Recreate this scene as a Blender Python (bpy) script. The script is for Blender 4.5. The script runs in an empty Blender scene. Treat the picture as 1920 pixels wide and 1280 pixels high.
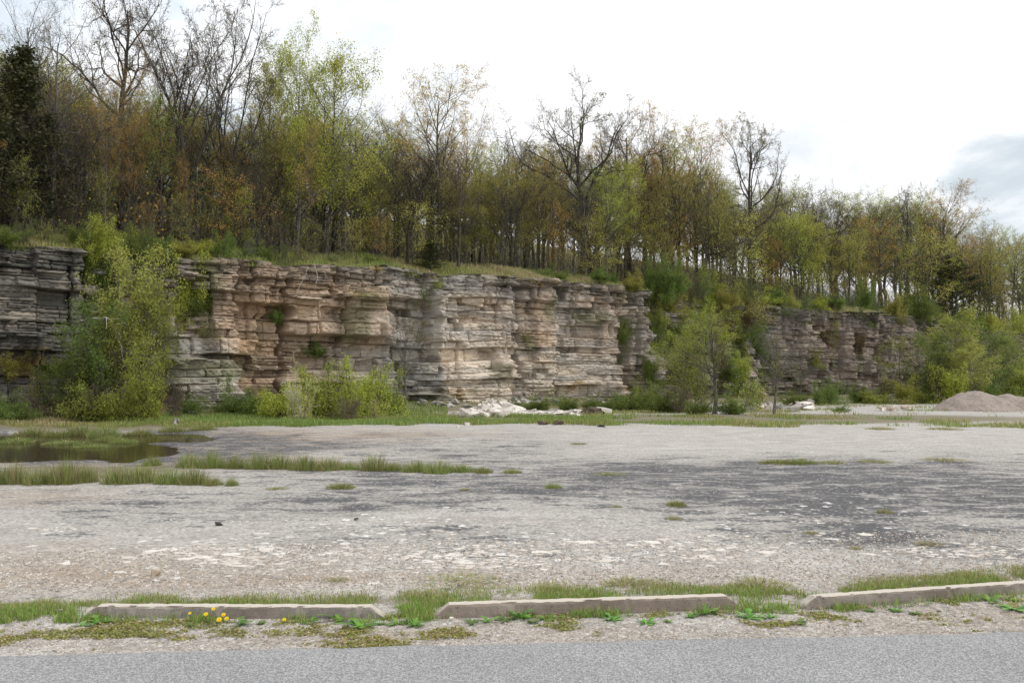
import bpy, bmesh, math, random
import numpy as np
from mathutils import Vector, noise as mn

# ------------------------------------------------------------------ camera, sky, sun, exposure
SC = bpy.context.scene
C = SC.collection
F = 1600.0; HZ = 718.0; CH = 1.65            # focal length (px of a 1920 frame), horizon row, eye height
TILT = math.atan((HZ - 640) / F)
cam_d = bpy.data.cameras.new('camera'); cam = bpy.data.objects.new('camera', cam_d); C.objects.link(cam)
cam_d.sensor_width = 36.0; cam_d.lens = 36.0 * F / 1920; cam_d.clip_start = 0.1; cam_d.clip_end = 6000
cam.location = (0, 0, CH); cam.rotation_euler = (math.radians(90) + TILT, 0, 0)
SC.camera = cam
SC.view_settings.view_transform = 'Standard'; SC.view_settings.look = 'None'
SC.view_settings.exposure = -0.12; SC.view_settings.gamma = 1.0
SUN_EL, SUN_AZ = math.radians(52), math.radians(92)   # azimuth from +Y clockwise

def N(nt, typ, ins=None, **kw):
    n = nt.nodes.new(typ)
    for k, v in kw.items(): setattr(n, k, v)
    for k, v in (ins or {}).items():
        s = n.inputs[k]
        if isinstance(v, bpy.types.NodeSocket): nt.links.new(v, s)
        elif isinstance(v, tuple) and len(v) == 3 and s.type == 'RGBA': s.default_value = (*v, 1)
        else: s.default_value = v
    return n
def math_(nt, op, a, b=0.0, c=0.0, clamp=False):
    n = nt.nodes.new('ShaderNodeMath'); n.operation = op; n.use_clamp = clamp
    for i, v in enumerate((a, b, c)):
        if isinstance(v, bpy.types.NodeSocket): nt.links.new(v, n.inputs[i])
        else: n.inputs[i].default_value = v
    return n.outputs[0]
def mixc(nt, f, a, b, mode='MIX'):
    n = nt.nodes.new('ShaderNodeMix'); n.data_type = 'RGBA'; n.blend_type = mode
    for s, v in ((n.inputs[0], f), (n.inputs[6], a), (n.inputs[7], b)):
        if isinstance(v, bpy.types.NodeSocket): nt.links.new(v, s)
        elif isinstance(v, tuple): s.default_value = (*v, 1)
        else: s.default_value = v
    return n.outputs[2]
def sstep(nt, v, lo, hi):
    n = N(nt, 'ShaderNodeMapRange', {'Value': v, 'From Min': lo, 'From Max': hi}, interpolation_type='SMOOTHSTEP')
    return n.outputs[0]
def noise_(nt, co, scale, detail=4, rough=0.55, dist=0.0):
    return N(nt, 'ShaderNodeTexNoise', {'Vector': co, 'Scale': scale, 'Detail': detail, 'Roughness': rough, 'Distortion': dist}).outputs[0]

world = bpy.data.worlds.new('World'); SC.world = world; world.use_nodes = True
def build_world():
    nt = world.node_tree; nt.nodes.clear()
    out = N(nt, 'ShaderNodeOutputWorld')
    sky = N(nt, 'ShaderNodeTexSky', sky_type='NISHITA', sun_disc=False, sun_elevation=SUN_EL, sun_rotation=SUN_AZ)
    b1 = N(nt, 'ShaderNodeBackground', {'Color': sky.outputs[0], 'Strength': 0.15})
    co = N(nt, 'ShaderNodeTexCoord').outputs['Generated']
    sc = N(nt, 'ShaderNodeMapping', {'Vector': co, 'Scale': (1, 1, 2.2)}).outputs[0]
    n1 = noise_(nt, sc, 4.0, 6, 0.55, 0.3)
    n2 = noise_(nt, sc, 9.0, 5, 0.6)
    def lobe(px, py, width):
        d = ray(px, py); d.normalize()
        dt = N(nt, 'ShaderNodeVectorMath', {0: co, 1: tuple(d)}, operation='DOT_PRODUCT').outputs['Value']
        return sstep(nt, dt, math.cos(math.radians(width * 1.7)), 1.0)
    wob = math_(nt, 'ADD', math_(nt, 'MULTIPLY_ADD', n1, 2.2, -1.1), math_(nt, 'MULTIPLY_ADD', n2, 1.0, -0.5))
    # grey-blue underside of cloud low on the right, thin blue gaps top left and mid right
    g = lobe(1918, 352, 4.1); g = math_(nt, 'ADD', g, wob)
    g = sstep(nt, g, 0.55, 1.15)
    h = math_(nt, 'ADD', lobe(1560, 280, 6.0), wob); h = sstep(nt, h, 0.65, 1.6)
    k = math_(nt, 'ADD', lobe(120, 20, 24.0), wob); k = sstep(nt, k, 0.55, 1.5)
    cloud = mixc(nt, g, (1.28, 1.29, 1.31), (0.74, 0.83, 0.90))
    cloud = mixc(nt, h, cloud, (0.88, 0.95, 1.02))
    cloud = mixc(nt, k, cloud, (0.74, 0.87, 1.0))
    b2 = N(nt, 'ShaderNodeBackground', {'Color': cloud, 'Strength': 1.0})
    thin = sstep(nt, n2, 0.60, 0.85); f = math_(nt, 'MULTIPLY_ADD', thin, -0.05, 0.99)
    mx = N(nt, 'ShaderNodeMixShader', {0: f, 1: b1.outputs[0], 2: b2.outputs[0]})
    nt.links.new(mx.outputs[0], out.inputs[0])
def ray(px, py):
    x = (px - 960) / F; y = (640 - py) / F; c, s = math.cos(TILT), math.sin(TILT)
    return Vector((x, c - y * s, s + y * c))
def G(px, py, z=0.0):                        # the ground point seen at a photo pixel
    d = ray(px, py); t = (z - CH) / d.z
    return Vector((d.x * t, d.y * t, z))
def AT(px, py, Y):                           # the point seen at a photo pixel at distance Y
    d = ray(px, py); t = Y / d.y
    return Vector((d.x * t, Y, CH + d.z * t))
def proj(x, y, z):                           # world -> photo pixel (arrays allowed)
    c, s = math.cos(TILT), math.sin(TILT); zz = z - CH
    dep = y * c + zz * s; up = -y * s + zz * c
    return 960 + F * x / dep, 640 - F * up / dep
build_world()
sun_d = bpy.data.lights.new('sun', 'SUN'); sun = bpy.data.objects.new('sun', sun_d); C.objects.link(sun)
sun_d.energy = 1.7; sun_d.angle = math.radians(14); sun_d.color = (1.0, 0.96, 0.90)
sd = Vector((math.sin(SUN_AZ) * math.cos(SUN_EL), math.cos(SUN_AZ) * math.cos(SUN_EL), math.sin(SUN_EL)))
sun.rotation_euler = (-sd).to_track_quat('-Z', 'Y').to_euler()

# ------------------------------------------------------------------ helpers
def mesh_np(name, V, faces, mats, cols=None, midx=None, smooth=False):
    """V (n,3); faces: list of int arrays (m,k). One mesh datablock."""
    me = bpy.data.meshes.new(name)
    V = np.asarray(V, np.float32); faces = [np.asarray(f, np.int32) for f in faces if len(f)]
    me.vertices.add(len(V)); me.vertices.foreach_set('co', V.ravel())
    tot = sum(f.size for f in faces); nf = sum(len(f) for f in faces)
    me.loops.add(tot); me.polygons.add(nf)
    me.loops.foreach_set('vertex_index', np.concatenate([f.ravel() for f in faces]))
    cnt = np.concatenate([np.full(len(f), f.shape[1], np.int32) for f in faces])
    st = np.zeros(nf, np.int32); st[1:] = np.cumsum(cnt)[:-1]
    me.polygons.foreach_set('loop_start', st)
    if midx is not None: me.polygons.foreach_set('material_index', np.asarray(midx, np.int32))
    me.polygons.foreach_set('use_smooth', np.full(nf, bool(smooth)))
    for m in mats: me.materials.append(m)
    me.update(calc_edges=True)
    if cols is not None:
        a = me.color_attributes.new('Col', 'FLOAT_COLOR', 'POINT')
        c = np.ones((len(V), 4), np.float32); c[:, :cols.shape[1]] = cols
        a.data.foreach_set('color', c.ravel())
    return me
def link(name, me, parent=None, loc=(0, 0, 0)):
    o = bpy.data.objects.new(name, me); C.objects.link(o); o.location = loc
    if parent: o.parent = parent
    return o
def tag(o, label=None, cat=None, group=None, kind=None):
    if label: o['label'] = label
    if cat: o['category'] = cat
    if group: o['group'] = group
    if kind or cat: o['kind'] = kind or 'thing'
    return o
def empty(name, loc=(0, 0, 0), rz=0, sc=1):
    o = bpy.data.objects.new(name, None); C.objects.link(o); o.location = loc
    o.rotation_euler = (0, 0, rz); o.scale = (sc, sc, sc) if not isinstance(sc, tuple) else sc
    o.empty_display_size = 0.3
    return o
def vnoise(x, seed, period=1.0):             # smooth 1-D value noise
    r = np.random.RandomState(seed).rand(4096) * 2 - 1
    x = np.asarray(x, float) / period + 1000; i = np.floor(x).astype(int); f = x - i; f = f * f * (3 - 2 * f)
    return r[i % 4096] * (1 - f) + r[(i + 1) % 4096] * f
def vnoise2(x, y, seed, px=1.0, py=1.0):     # smooth 2-D value noise
    r = np.random.RandomState(seed).rand(256, 256) * 2 - 1
    x = np.asarray(x, float) / px + 512; y = np.asarray(y, float) / py + 512
    i = np.floor(x).astype(int); j = np.floor(y).astype(int); f = x - i; g = y - j
    f = f * f * (3 - 2 * f); g = g * g * (3 - 2 * g); i %= 256; j %= 256; i1 = (i + 1) % 256; j1 = (j + 1) % 256
    return (r[i, j] * (1 - f) + r[i1, j] * f) * (1 - g) + (r[i, j1] * (1 - f) + r[i1, j1] * f) * g
def fbm2(x, y, seed, p, octv=4):
    t = 0; a = 1.0
    for k in range(octv): t = t + a * vnoise2(x, y, seed + k * 7, p, p); a *= 0.55; p *= 0.47
    return t
def smooth(a, b, x):
    t = np.clip((np.asarray(x, float) - a) / (b - a), 0, 1); return t * t * (3 - 2 * t)

# ------------------------------------------------------------------ materials
def new_mat(name):
    m = bpy.data.materials.new(name); m.use_nodes = True; nt = m.node_tree
    b = nt.nodes['Principled BSDF']; b.inputs['Specular IOR Level'].default_value = 0.25
    return m, nt, b
def bump(nt, b, h, strength=0.5, dist=0.05):
    n = N(nt, 'ShaderNodeBump', {'Height': h, 'Strength': strength, 'Distance': dist})
    nt.links.new(n.outputs[0], b.inputs['Normal'])
def mat_bark(name, c0, c1):
    m, nt, b = new_mat(name)
    co = N(nt, 'ShaderNodeTexCoord').outputs['Object']
    st = N(nt, 'ShaderNodeMapping', {'Vector': co, 'Scale': (9, 9, 1.6)}).outputs[0]
    n = noise_(nt, st, 1.0, 5, 0.65); p = noise_(nt, co, 1.3, 3)
    c = mixc(nt, sstep(nt, n, 0.35, 0.68), c0, c1)
    c = mixc(nt, math_(nt, 'MULTIPLY', sstep(nt, p, 0.5, 0.7), 0.35), c, (0.10, 0.11, 0.06))
    r = N(nt, 'ShaderNodeObjectInfo').outputs['Random']
    v = math_(nt, 'MULTIPLY_ADD', r, 0.5, 0.75)
    c = N(nt, 'ShaderNodeHueSaturation', {'Color': c, 'Value': v}).outputs[0]
    nt.links.new(c, b.inputs['Base Color']); b.inputs['Roughness'].default_value = 0.9
    bump(nt, b, n, 0.6, 0.03)
    return m
def mat_leaf(name, col, col2, trans=0.5):
    m, nt, b = new_mat(name)
    a = N(nt, 'ShaderNodeVertexColor', layer_name='Col')
    sp = N(nt, 'ShaderNodeSeparateColor', {0: a.outputs[0]})
    c = mixc(nt, sp.outputs[0], col, col2)
    r = N(nt, 'ShaderNodeObjectInfo').outputs['Random']
    v = math_(nt, 'ADD', math_(nt, 'MULTIPLY_ADD', sp.outputs[1], 0.7, 0.62), math_(nt, 'MULTIPLY', r, 0.22))
    hue = math_(nt, 'MULTIPLY_ADD', r, 0.03, 0.485)
    c = N(nt, 'ShaderNodeHueSaturation', {'Color': c, 'Value': v, 'Hue': hue}).outputs[0]
    nt.links.new(c, b.inputs['Base Color']); b.inputs['Roughness'].default_value = 0.6
    t = N(nt, 'ShaderNodeBsdfTranslucent', {'Color': c})
    mx = N(nt, 'ShaderNodeMixShader', {0: trans, 1: b.outputs[0], 2: t.outputs[0]})
    nt.links.new(mx.outputs[0], nt.nodes['Material Output'].inputs[0])
    return m
BARK_DARK = mat_bark('bark_dark', (0.026, 0.022, 0.019), (0.10, 0.086, 0.072))
BARK_GREY = mat_bark('bark_grey', (0.065, 0.058, 0.050), (0.20, 0.18, 0.155))
BARK_PALE = mat_bark('bark_pale', (0.30, 0.28, 0.25), (0.55, 0.53, 0.49))
L_LIME = mat_leaf('leaf_lime', (0.30, 0.36, 0.05), (0.50, 0.53, 0.11))
L_YEL = mat_leaf('leaf_yellow_green', (0.44, 0.44, 0.08), (0.62, 0.60, 0.17))
L_BRONZE = mat_leaf('leaf_bronze', (0.42, 0.245, 0.06), (0.54, 0.37, 0.11))
L_ORANGE = mat_leaf('leaf_orange', (0.46, 0.29, 0.085), (0.58, 0.40, 0.13))
L_OLIVE = mat_leaf('leaf_olive', (0.27, 0.27, 0.055), (0.42, 0.41, 0.11))
L_GREEN = mat_leaf('leaf_green', (0.10, 0.155, 0.035), (0.22, 0.275, 0.065))
L_DEEP = mat_leaf('leaf_deep_olive', (0.20, 0.23, 0.04), (0.37, 0.40, 0.09))
L_DARK = mat_leaf('leaf_dark_evergreen', (0.035, 0.045, 0.02), (0.085, 0.09, 0.035), 0.15)
L_BROWN = mat_leaf('leaf_brown', (0.10, 0.065, 0.035), (0.17, 0.12, 0.06), 0.25)
L_BUD = mat_leaf('leaf_bud', (0.26, 0.21, 0.12), (0.40, 0.34, 0.18))
GRASS_G = mat_leaf('grass_green', (0.12, 0.19, 0.045), (0.29, 0.36, 0.10), 0.3)
GRASS_F = mat_leaf('grass_fresh', (0.13, 0.23, 0.04), (0.32, 0.44, 0.10), 0.35)
GRASS_O = mat_leaf('grass_olive', (0.169, 0.208, 0.052), (0.364, 0.338, 0.130), 0.3)

# ------------------------------------------------------------------ the quarry wall line
P0 = np.array([-22.8, 38.0]); U = np.array([0.743, 0.669]); U /= np.linalg.norm(U)
NB = np.array([-U[1], U[0]])                 # into the hill
def s_of(px, w=0.0):
    k = (px - 960) / F
    return (k * (38 + NB[1] * w) + 22.8 - NB[0] * w) / (U[0] - U[1] * k)
def sw(s, w): return P0[0] + s * U[0] + w * NB[0], P0[1] + s * U[1] + w * NB[1]
_ts = [-30, 0, 6, 10.6, 13, 20, 25, 30, 36, 45, 52, 60, 75, 93, 110, 140]
_tz = [7.8, 7.9, 8.1, 8.35, 8.2, 8.75, 8.8, 8.95, 9.05, 9.1, 8.9, 8.7, 9.2, 9.6, 9.3, 9.0]
def ztop(s): return np.interp(s, _ts, _tz) + 0.10 * vnoise(s, 5, 3.1) + 0.05 * vnoise(s, 6, 0.9)
def plateau_z(s, w):
    w = np.maximum(w, 0)
    left = smooth(14, 4, s)
    return ztop(s) + 0.10 * np.maximum(w - 12, 0) + 0.13 * np.maximum(w - 30, 0) + 0.95 * smooth(0.0, 5, w) + (0.07 + 0.03 * left) * w + 0.12 * vnoise2(s, w, 31, 2.3, 2.3) * smooth(0.2, 2, w)
def box(s, z, s0, s1, z0, z1, e=0.12, ez=0.08):
    return smooth(s0 - e, s0 + e, s) * smooth(s1 + e, s1 - e, s) * smooth(z0 - ez, z0 + ez, z) * smooth(z1 + ez, z1 - ez, z)
FACETS = [(-30, -8, 1.4), (-8, 3.2, 1.2), (3.2, 10.7, 1.3), (10.7, 13.5, 0.7), (13.5, 20.3, 1.9), (20.3, 24.6, 0.5), (24.6, 30.4, 1.5),
          (30.4, 34.6, 0.7), (34.6, 41.3, 1.7), (41.3, 45.6, 1.3), (45.6, 52, 1.0), (52, 60, 1.2), (60, 68.5, 1.8), (68.5, 73, 1.0), (73, 84, 1.8),
          (84, 94, 1.4), (94, 110, 1.6), (110, 141, 1.5), (141, 190, 1.5)]
def macro(s, z):
    d = np.zeros_like(s)
    sj = s + 0.28 * vnoise(z, 77, 0.8) + 0.12 * vnoise(z, 78, 0.25)      # ragged edges
    for a, b, amp in FACETS:
        m = ((sj >= a) & (sj < b)); d = np.where(m, amp * ((sj - a) / (b - a)) ** 1.3 - amp * 0.45, d)
    d = d + 0.22 * vnoise2(s, z, 12, 3.7, 4.5) + 0.06 * vnoise2(s, z, 13, 1.3, 1.7)
    d += 1.1 * box(sj, z, 7.2, 10.6, -1, 2.9)
    d += -0.9 * box(sj, z, 12.2, 14.0, -1, 5.9) - 0.9 * box(sj, z, 12.7, 13.9, 5.2, 6.0)
    d += 0.55 * box(sj, z, 13.9, 19.6, 4.35, 20) - 0.25 * box(sj, z, 14, 20, 2.3, 4.35)
    d += 0.5 * box(sj, z, 10.9, 12.8, 5.9, 20)
    d += -0.6 * box(sj, z, 20.6, 24.2, 1.0, 6.9)
    d += 0.75 * box(sj, z, 24.7, 29.4, -1, 5.6) + 0.35 * box(sj, z, 24.0, 27.2, -1, 2.2)
    for c, zz, w_ in ((28.3, 6.6, .1), (31.5, 5.9, .13), (33.0, 7.3, .07), (34.9, 6.0, .1), (37.2, 6.9, .08), (39.0, 6.3, .11), (40.6, 5.2, .12), (43.9, 4, .12),
                      (16.9, 7.2, .07), (66, 5, .15), (71, 3, .2), (77.5, 4, .18), (82, 5, .15), (4.6, 5.5, .1), (-1.5, 3, .1)):
        cc = c + 0.12 * vnoise(z, 900 + int(c * 10), 0.6)
        d += -0.7 * np.exp(-((s - cc) / w_) ** 2) * smooth(zz - 0.3, zz + 0.4, z)
    d += -1.0 * box(sj, z, 41.5, 43.3, 1.0, 20) + 0.4 * box(sj, z, 38.2, 40.9, 6.2, 8.2)
    d += 0.35 * box(sj, z, 30.6, 31.35, 4.2, 9.9) + 0.5 * box(sj, z, 31.7, 34.2, 7.4, 9.9)
    # the overgrown fallen stretch slopes back
    d += -1.6 * box(s, z, 46, 59, -1, 20, 1.5) * smooth(2, 9, z) + 1.2 * box(s, z, 46, 59, -1, 4, 2, 3)
    d += -0.18 * (z - 4) * 0.3                # slight batter
    return d
def layered(s, z, thick, blk, amp, joint, seed, warp=0.12):
    """offset of strata blocks + distance factors for joints"""
    rng = np.random.RandomState(seed)
    zb = [-1.0]
    while zb[-1] < 13: zb.append(zb[-1] + rng.uniform(*thick))
    zb = np.array(zb)
    zz = z + warp * vnoise(s, seed + 1, 6.0) + warp * 0.35 * vnoise(s, seed + 2, 1.1) + 0.004 * s
    li = np.clip(np.searchsorted(zb, zz) - 1, 0, len(zb) - 2)
    dz = np.minimum(zz - zb[li], zb[li + 1] - zz)
    off = np.zeros_like(s); ds = np.full_like(s, 9.0); tone = np.zeros_like(s)
    for L in range(len(zb) - 1):
        m = li == L
        if not m.any(): continue
        n = int(250 / blk[0]); e = -35 + np.cumsum(rng.uniform(blk[0], blk[1], n) * rng.choice([0.6, 1, 1, 2.0], n))
        lo = rng.uniform(-1, 1) * amp * 0.9; bo = rng.randn(n + 1) * amp * 0.42 + (rng.rand(n + 1) < .13) * rng.randn(n + 1) * amp * 1.5; bt = rng.rand(n + 1)
        tilt = rng.randn(n + 1) * amp * 0.3
        sm = s[m] + 0.05 * vnoise(zz[m], seed + L, 0.2); bi = np.searchsorted(e, sm)
        b0 = e[np.clip(bi - 1, 0, n - 1)]; b1 = e[np.clip(bi, 0, n - 1)]
        ds[m] = np.minimum(np.abs(sm - b0), np.abs(b1 - sm)); off[m] = lo * vnoise(sm, seed + 200 + L, blk[1] * 2.2) * 1.5 + bo[bi] + tilt[bi] * (sm - b0); tone[m] = bt[bi]
    off -= joint * np.exp(-(dz / 0.035) ** 2) * (0.5 + 0.5 * vnoise2(s, z, seed + 50, 1.6, .4)) 
    off -= joint * 0.9 * np.exp(-(ds / 0.035) ** 2) * (tone > 0.35)
    return off, tone

def columns(s, z, seed):
    rng = np.random.RandomState(seed); zb = [-1.0]
    while zb[-1] < 13: zb.append(zb[-1] + rng.uniform(1.2, 3.2))
    zb = np.array(zb); li = np.clip(np.searchsorted(zb, z + .5 * vnoise(s, seed + 1, 5) + .25 * vnoise(np.floor(s / 1.3), seed + 2, 1)) - 1, 0, len(zb) - 2)
    off = np.zeros_like(s)
    base = -35 + np.cumsum(rng.uniform(.7, 2.6, 170))
    for L in range(len(zb) - 1):
        m = li == L
        if not m.any(): continue
        e = np.sort(np.where(rng.rand(170) < .55, base, base + rng.uniform(-.6, .6, 170))); bo = rng.randn(171) * .24; tl = rng.randn(171) * .12; jd = rng.rand(170) ** 2 * .55
        sm = s[m] + .07 * vnoise(z[m], seed + 9 + L, .35) + .03 * vnoise(z[m], seed + 40 + L, .1); bi = np.searchsorted(e, sm)
        k0 = np.clip(bi - 1, 0, 169); k1 = np.clip(bi, 0, 169)
        off[m] = bo[bi] + tl[bi] * (sm - e[k0]) - jd[k0] * np.exp(-((sm - e[k0]) / .05) ** 2) - jd[k1] * np.exp(-((sm - e[k1]) / .05) ** 2)
    return off
def build_cliff():
    # columns spaced to about one render pixel, rows about 4 cm
    s = [-16.0]
    while s[-1] < 185:
        Y = 38 + .669 * s[-1]; s.append(s[-1] + (0.00105 if s[-1] < 112 else .005) * Y)
    s = np.array(s); rows = 215
    t = np.linspace(0, 1, rows) 
    S, T = np.meshgrid(s, t, indexing='ij')
    ZT = ztop(s)[:, None]; Z = -0.25 + T * (ZT + 0.25)
    D = macro(S, Z)
    cO, cT = layered(S, Z, (0.35, 0.95), (0.9, 2.8), 0.27, 0.26, 100)
    fO, fT = layered(S, Z, (0.11, 0.32), (0.30, 1.3), 0.10, 0.13, 300, 0.05)
    thin = smooth(-0.15, 0.5, vnoise2(S, Z, 60, 3.5, 1.2) + .35 * smooth(9, 4, S) + 0.7 * smooth(ZT - 2.0, ZT - 0.8, Z))
    D = D + columns(S, Z, 700) + cO * .95 + fO * (0.22 + 0.8 * thin) + 0.03 * fbm2(S, Z, 40, 0.5, 4)
    D += 0.05 * vnoise2(S, Z, 45, 0.16, 0.1)
    D -= 0.5 * smooth(ZT - 0.25, ZT, Z) * (0.5 + 0.5 * vnoise(S, 9, 0.7))
    X = P0[0] + S * U[0] - D * NB[0]; Y = P0[1] + S * U[1] - D * NB[1]
    V = np.stack([X, Y, Z], -1).reshape(-1, 3)
    ns = len(s); idx = np.arange(ns * rows).reshape(ns, rows)
    Fq = np.stack([idx[:-1, :-1], idx[1:, :-1], idx[1:, 1:], idx[:-1, 1:]], -1).reshape(-1, 4)
    # rock colours: what the stone itself is along the wall
    def lerp(stops, x):
        xs = [q[0] for q in stops]; return np.stack([np.interp(x, xs, [q[1][k] for q in stops]) for k in range(3)], -1)
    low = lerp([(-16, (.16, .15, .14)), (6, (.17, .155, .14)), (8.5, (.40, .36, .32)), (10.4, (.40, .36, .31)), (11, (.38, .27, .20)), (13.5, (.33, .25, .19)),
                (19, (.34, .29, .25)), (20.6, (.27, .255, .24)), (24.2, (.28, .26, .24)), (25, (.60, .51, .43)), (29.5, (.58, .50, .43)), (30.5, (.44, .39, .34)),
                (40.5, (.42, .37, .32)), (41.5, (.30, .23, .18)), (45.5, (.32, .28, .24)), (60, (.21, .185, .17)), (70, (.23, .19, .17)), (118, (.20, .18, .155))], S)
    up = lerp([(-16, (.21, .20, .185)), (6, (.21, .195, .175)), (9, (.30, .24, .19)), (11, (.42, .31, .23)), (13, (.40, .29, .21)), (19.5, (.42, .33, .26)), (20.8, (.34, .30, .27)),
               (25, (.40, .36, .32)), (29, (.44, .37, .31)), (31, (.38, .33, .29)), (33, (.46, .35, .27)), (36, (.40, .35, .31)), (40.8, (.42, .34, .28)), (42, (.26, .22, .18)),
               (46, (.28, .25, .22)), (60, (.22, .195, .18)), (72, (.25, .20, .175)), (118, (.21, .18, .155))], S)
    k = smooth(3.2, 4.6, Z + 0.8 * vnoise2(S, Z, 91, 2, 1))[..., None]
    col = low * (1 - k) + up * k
    hue = vnoise2(S, Z, 92, 3, 0.5)[..., None]
    col = col * (1 + hue * np.array([0.07, 0.02, -0.05]))
    bt = (cT * 0.5 + fT * 0.5)[..., None]
    col = col * (0.66 + 0.68 * bt)
    fresh = (smooth(0.62, 0.95, fT) * smooth(0.2, 0.9, vnoise2(S, Z, 93, 2.5, 0.8) + 0.4))[..., None]
    col = col * (1 - 0.5 * fresh) + np.array([.58, .50, .42]) * 0.5 * fresh
    # dark lichen of the top courses, water streaks, mustard stains
    lich = (smooth(ZT - 1.7, ZT - 0.5, Z + 0.7 * vnoise2(S, Z, 94, 1.1, .5)) * np.clip(0.75 + 0.5 * vnoise2(S, Z, 95, .5, .25), 0, 1))[..., None]
    col = col * (1 - 0.72 * lich) + np.array([.06, .06, .055]) * 0.72 * lich
    streak = (smooth(0.35, 0.8, vnoise2(S, Z, 96, 0.45, 7) + 0.3 * vnoise2(S, Z, 97, 2, 2)))[..., None]
    col = col * (1 - 0.42 * streak)
    must = np.zeros_like(S)
    for (px, py, r) in ((232, 520, .5), (650, 552, .32), (1075, 722, .55), (395, 765, .5), (842, 745, .6), (745, 700, .3), (1005, 535, .3), (870, 560, .3), (60, 690, .9), (255, 560, .4), (700, 500, .4), (1115, 560, .3)):
        ss = s_of(px); yy = sw(ss, 0)[1]; zz = AT(px, py, yy).z
        must = np.maximum(must, np.exp(-((S - ss) / r) ** 2 - ((Z - zz) / (r * .9)) ** 2))
    must = smooth(0.3, 0.8, must + 0.35 * vnoise2(S, Z, 98, .25, .25))[..., None]
    col = col * (1 - 0.7 * must) + np.array([.26, .18, .06]) * 0.7 * must
    moss = (smooth(1.4, 0.1, Z + 0.8 * vnoise2(S, Z, 99, 1.4, .7)) * 0.5 + 0.55 * smooth(.5, .8, vnoise2(S, Z, 101, 1.8, 2.2)) + 0.5 * smooth(2, -8, S) * smooth(.1, .6, vnoise2(S, Z, 102, 1, .7)))[..., None]
    moss = np.clip(moss, 0, .75)
    col = col * (1 - moss) + np.array([.11, .12, .045]) * moss
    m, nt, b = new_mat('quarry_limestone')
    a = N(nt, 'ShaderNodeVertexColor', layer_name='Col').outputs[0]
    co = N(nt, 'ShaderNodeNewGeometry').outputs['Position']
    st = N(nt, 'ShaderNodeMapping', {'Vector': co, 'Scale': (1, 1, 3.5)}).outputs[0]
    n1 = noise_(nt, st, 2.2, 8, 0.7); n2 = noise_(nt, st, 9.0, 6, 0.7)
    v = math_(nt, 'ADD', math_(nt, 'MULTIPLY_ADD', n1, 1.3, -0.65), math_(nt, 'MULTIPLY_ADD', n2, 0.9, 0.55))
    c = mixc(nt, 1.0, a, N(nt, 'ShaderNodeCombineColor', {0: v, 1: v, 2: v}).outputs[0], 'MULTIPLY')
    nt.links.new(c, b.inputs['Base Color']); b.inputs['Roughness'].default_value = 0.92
    bump(nt, b, math_(nt, 'ADD', n1, n2), 0.5, 0.04)
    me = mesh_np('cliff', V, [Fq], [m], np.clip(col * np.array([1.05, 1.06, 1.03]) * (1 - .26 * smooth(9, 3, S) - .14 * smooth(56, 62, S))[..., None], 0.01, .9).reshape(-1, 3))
    tag(link('cliff', me), 'weathered layered limestone quarry wall running across the picture', kind='structure')
    # plateau: starts on the top course of the wall
    top = V.reshape(ns, rows, 3)[:, -1]
    sel = np.arange(0, ns, 4); base = top[sel]; ss = s[sel]
    offs = np.array([0, .15, .4, .8, 1.3, 2, 2.8, 3.6, 4.6, 6, 8, 10, 13, 17, 22, 28, 35, 44, 55, 70, 90])
    R = []
    for i, o_ in enumerate(offs):
        z = plateau_z(ss, o_) + 0.06 * vnoise2(ss, o_ + 0 * ss, 33, .5, .5) * (o_ > 0)
        if i == 0: z = base[:, 2] - 0.02
        R.append(np.stack([base[:, 0] + NB[0] * o_, base[:, 1] + NB[1] * o_, z], -1))
    R = np.array(R); nr, nc = R.shape[:2]; idx = np.arange(nr * nc).reshape(nr, nc)
    Fp = np.stack([idx[:-1, :-1], idx[:-1, 1:], idx[1:, 1:], idx[1:, :-1]], -1).reshape(-1, 4)
    m, nt, b = new_mat('woodland_soil')
    co = N(nt, 'ShaderNodeNewGeometry').outputs['Position']
    n1 = noise_(nt, co, 0.6, 6, 0.6); n2 = noise_(nt, co, 8.0, 5, 0.7)
    c = mixc(nt, sstep(nt, n1, 0.4, 0.62), (0.17, 0.15, 0.07), (0.15, 0.17, 0.05))
    c = mixc(nt, math_(nt, 'MULTIPLY', sstep(nt, n2, 0.45, 0.7), 0.6), c, (0.28, 0.21, 0.12))
    nt.links.new(c, b.inputs['Base Color']); b.inputs['Roughness'].default_value = 0.95
    bump(nt, b, n2, 0.8, 0.1)
    tag(link('hill', mesh_np('hill', R.reshape(-1, 3), [Fp], [m], smooth=True)), 'wooded ground on top of the quarry wall', kind='structure')
    return s, D, Z
CS, CD, CZ = build_cliff()
def on_wall(px, py, out=0.0):                # a point of the rock face seen at a photo pixel
    s = s_of(px)
    for _ in range(4):
        x, y = sw(s, 0); z = AT(px, py, y).z
        i = int(np.clip(np.searchsorted(CS, s), 0, len(CS) - 1)); j = int(np.clip(np.searchsorted(CZ[i], z), 0, CZ.shape[1] - 1))
        d = CD[i, j]; s = s_of(px, -d)
    x, y = sw(s, -d - out); return Vector((x, y, AT(px, py, y).z))

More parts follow.
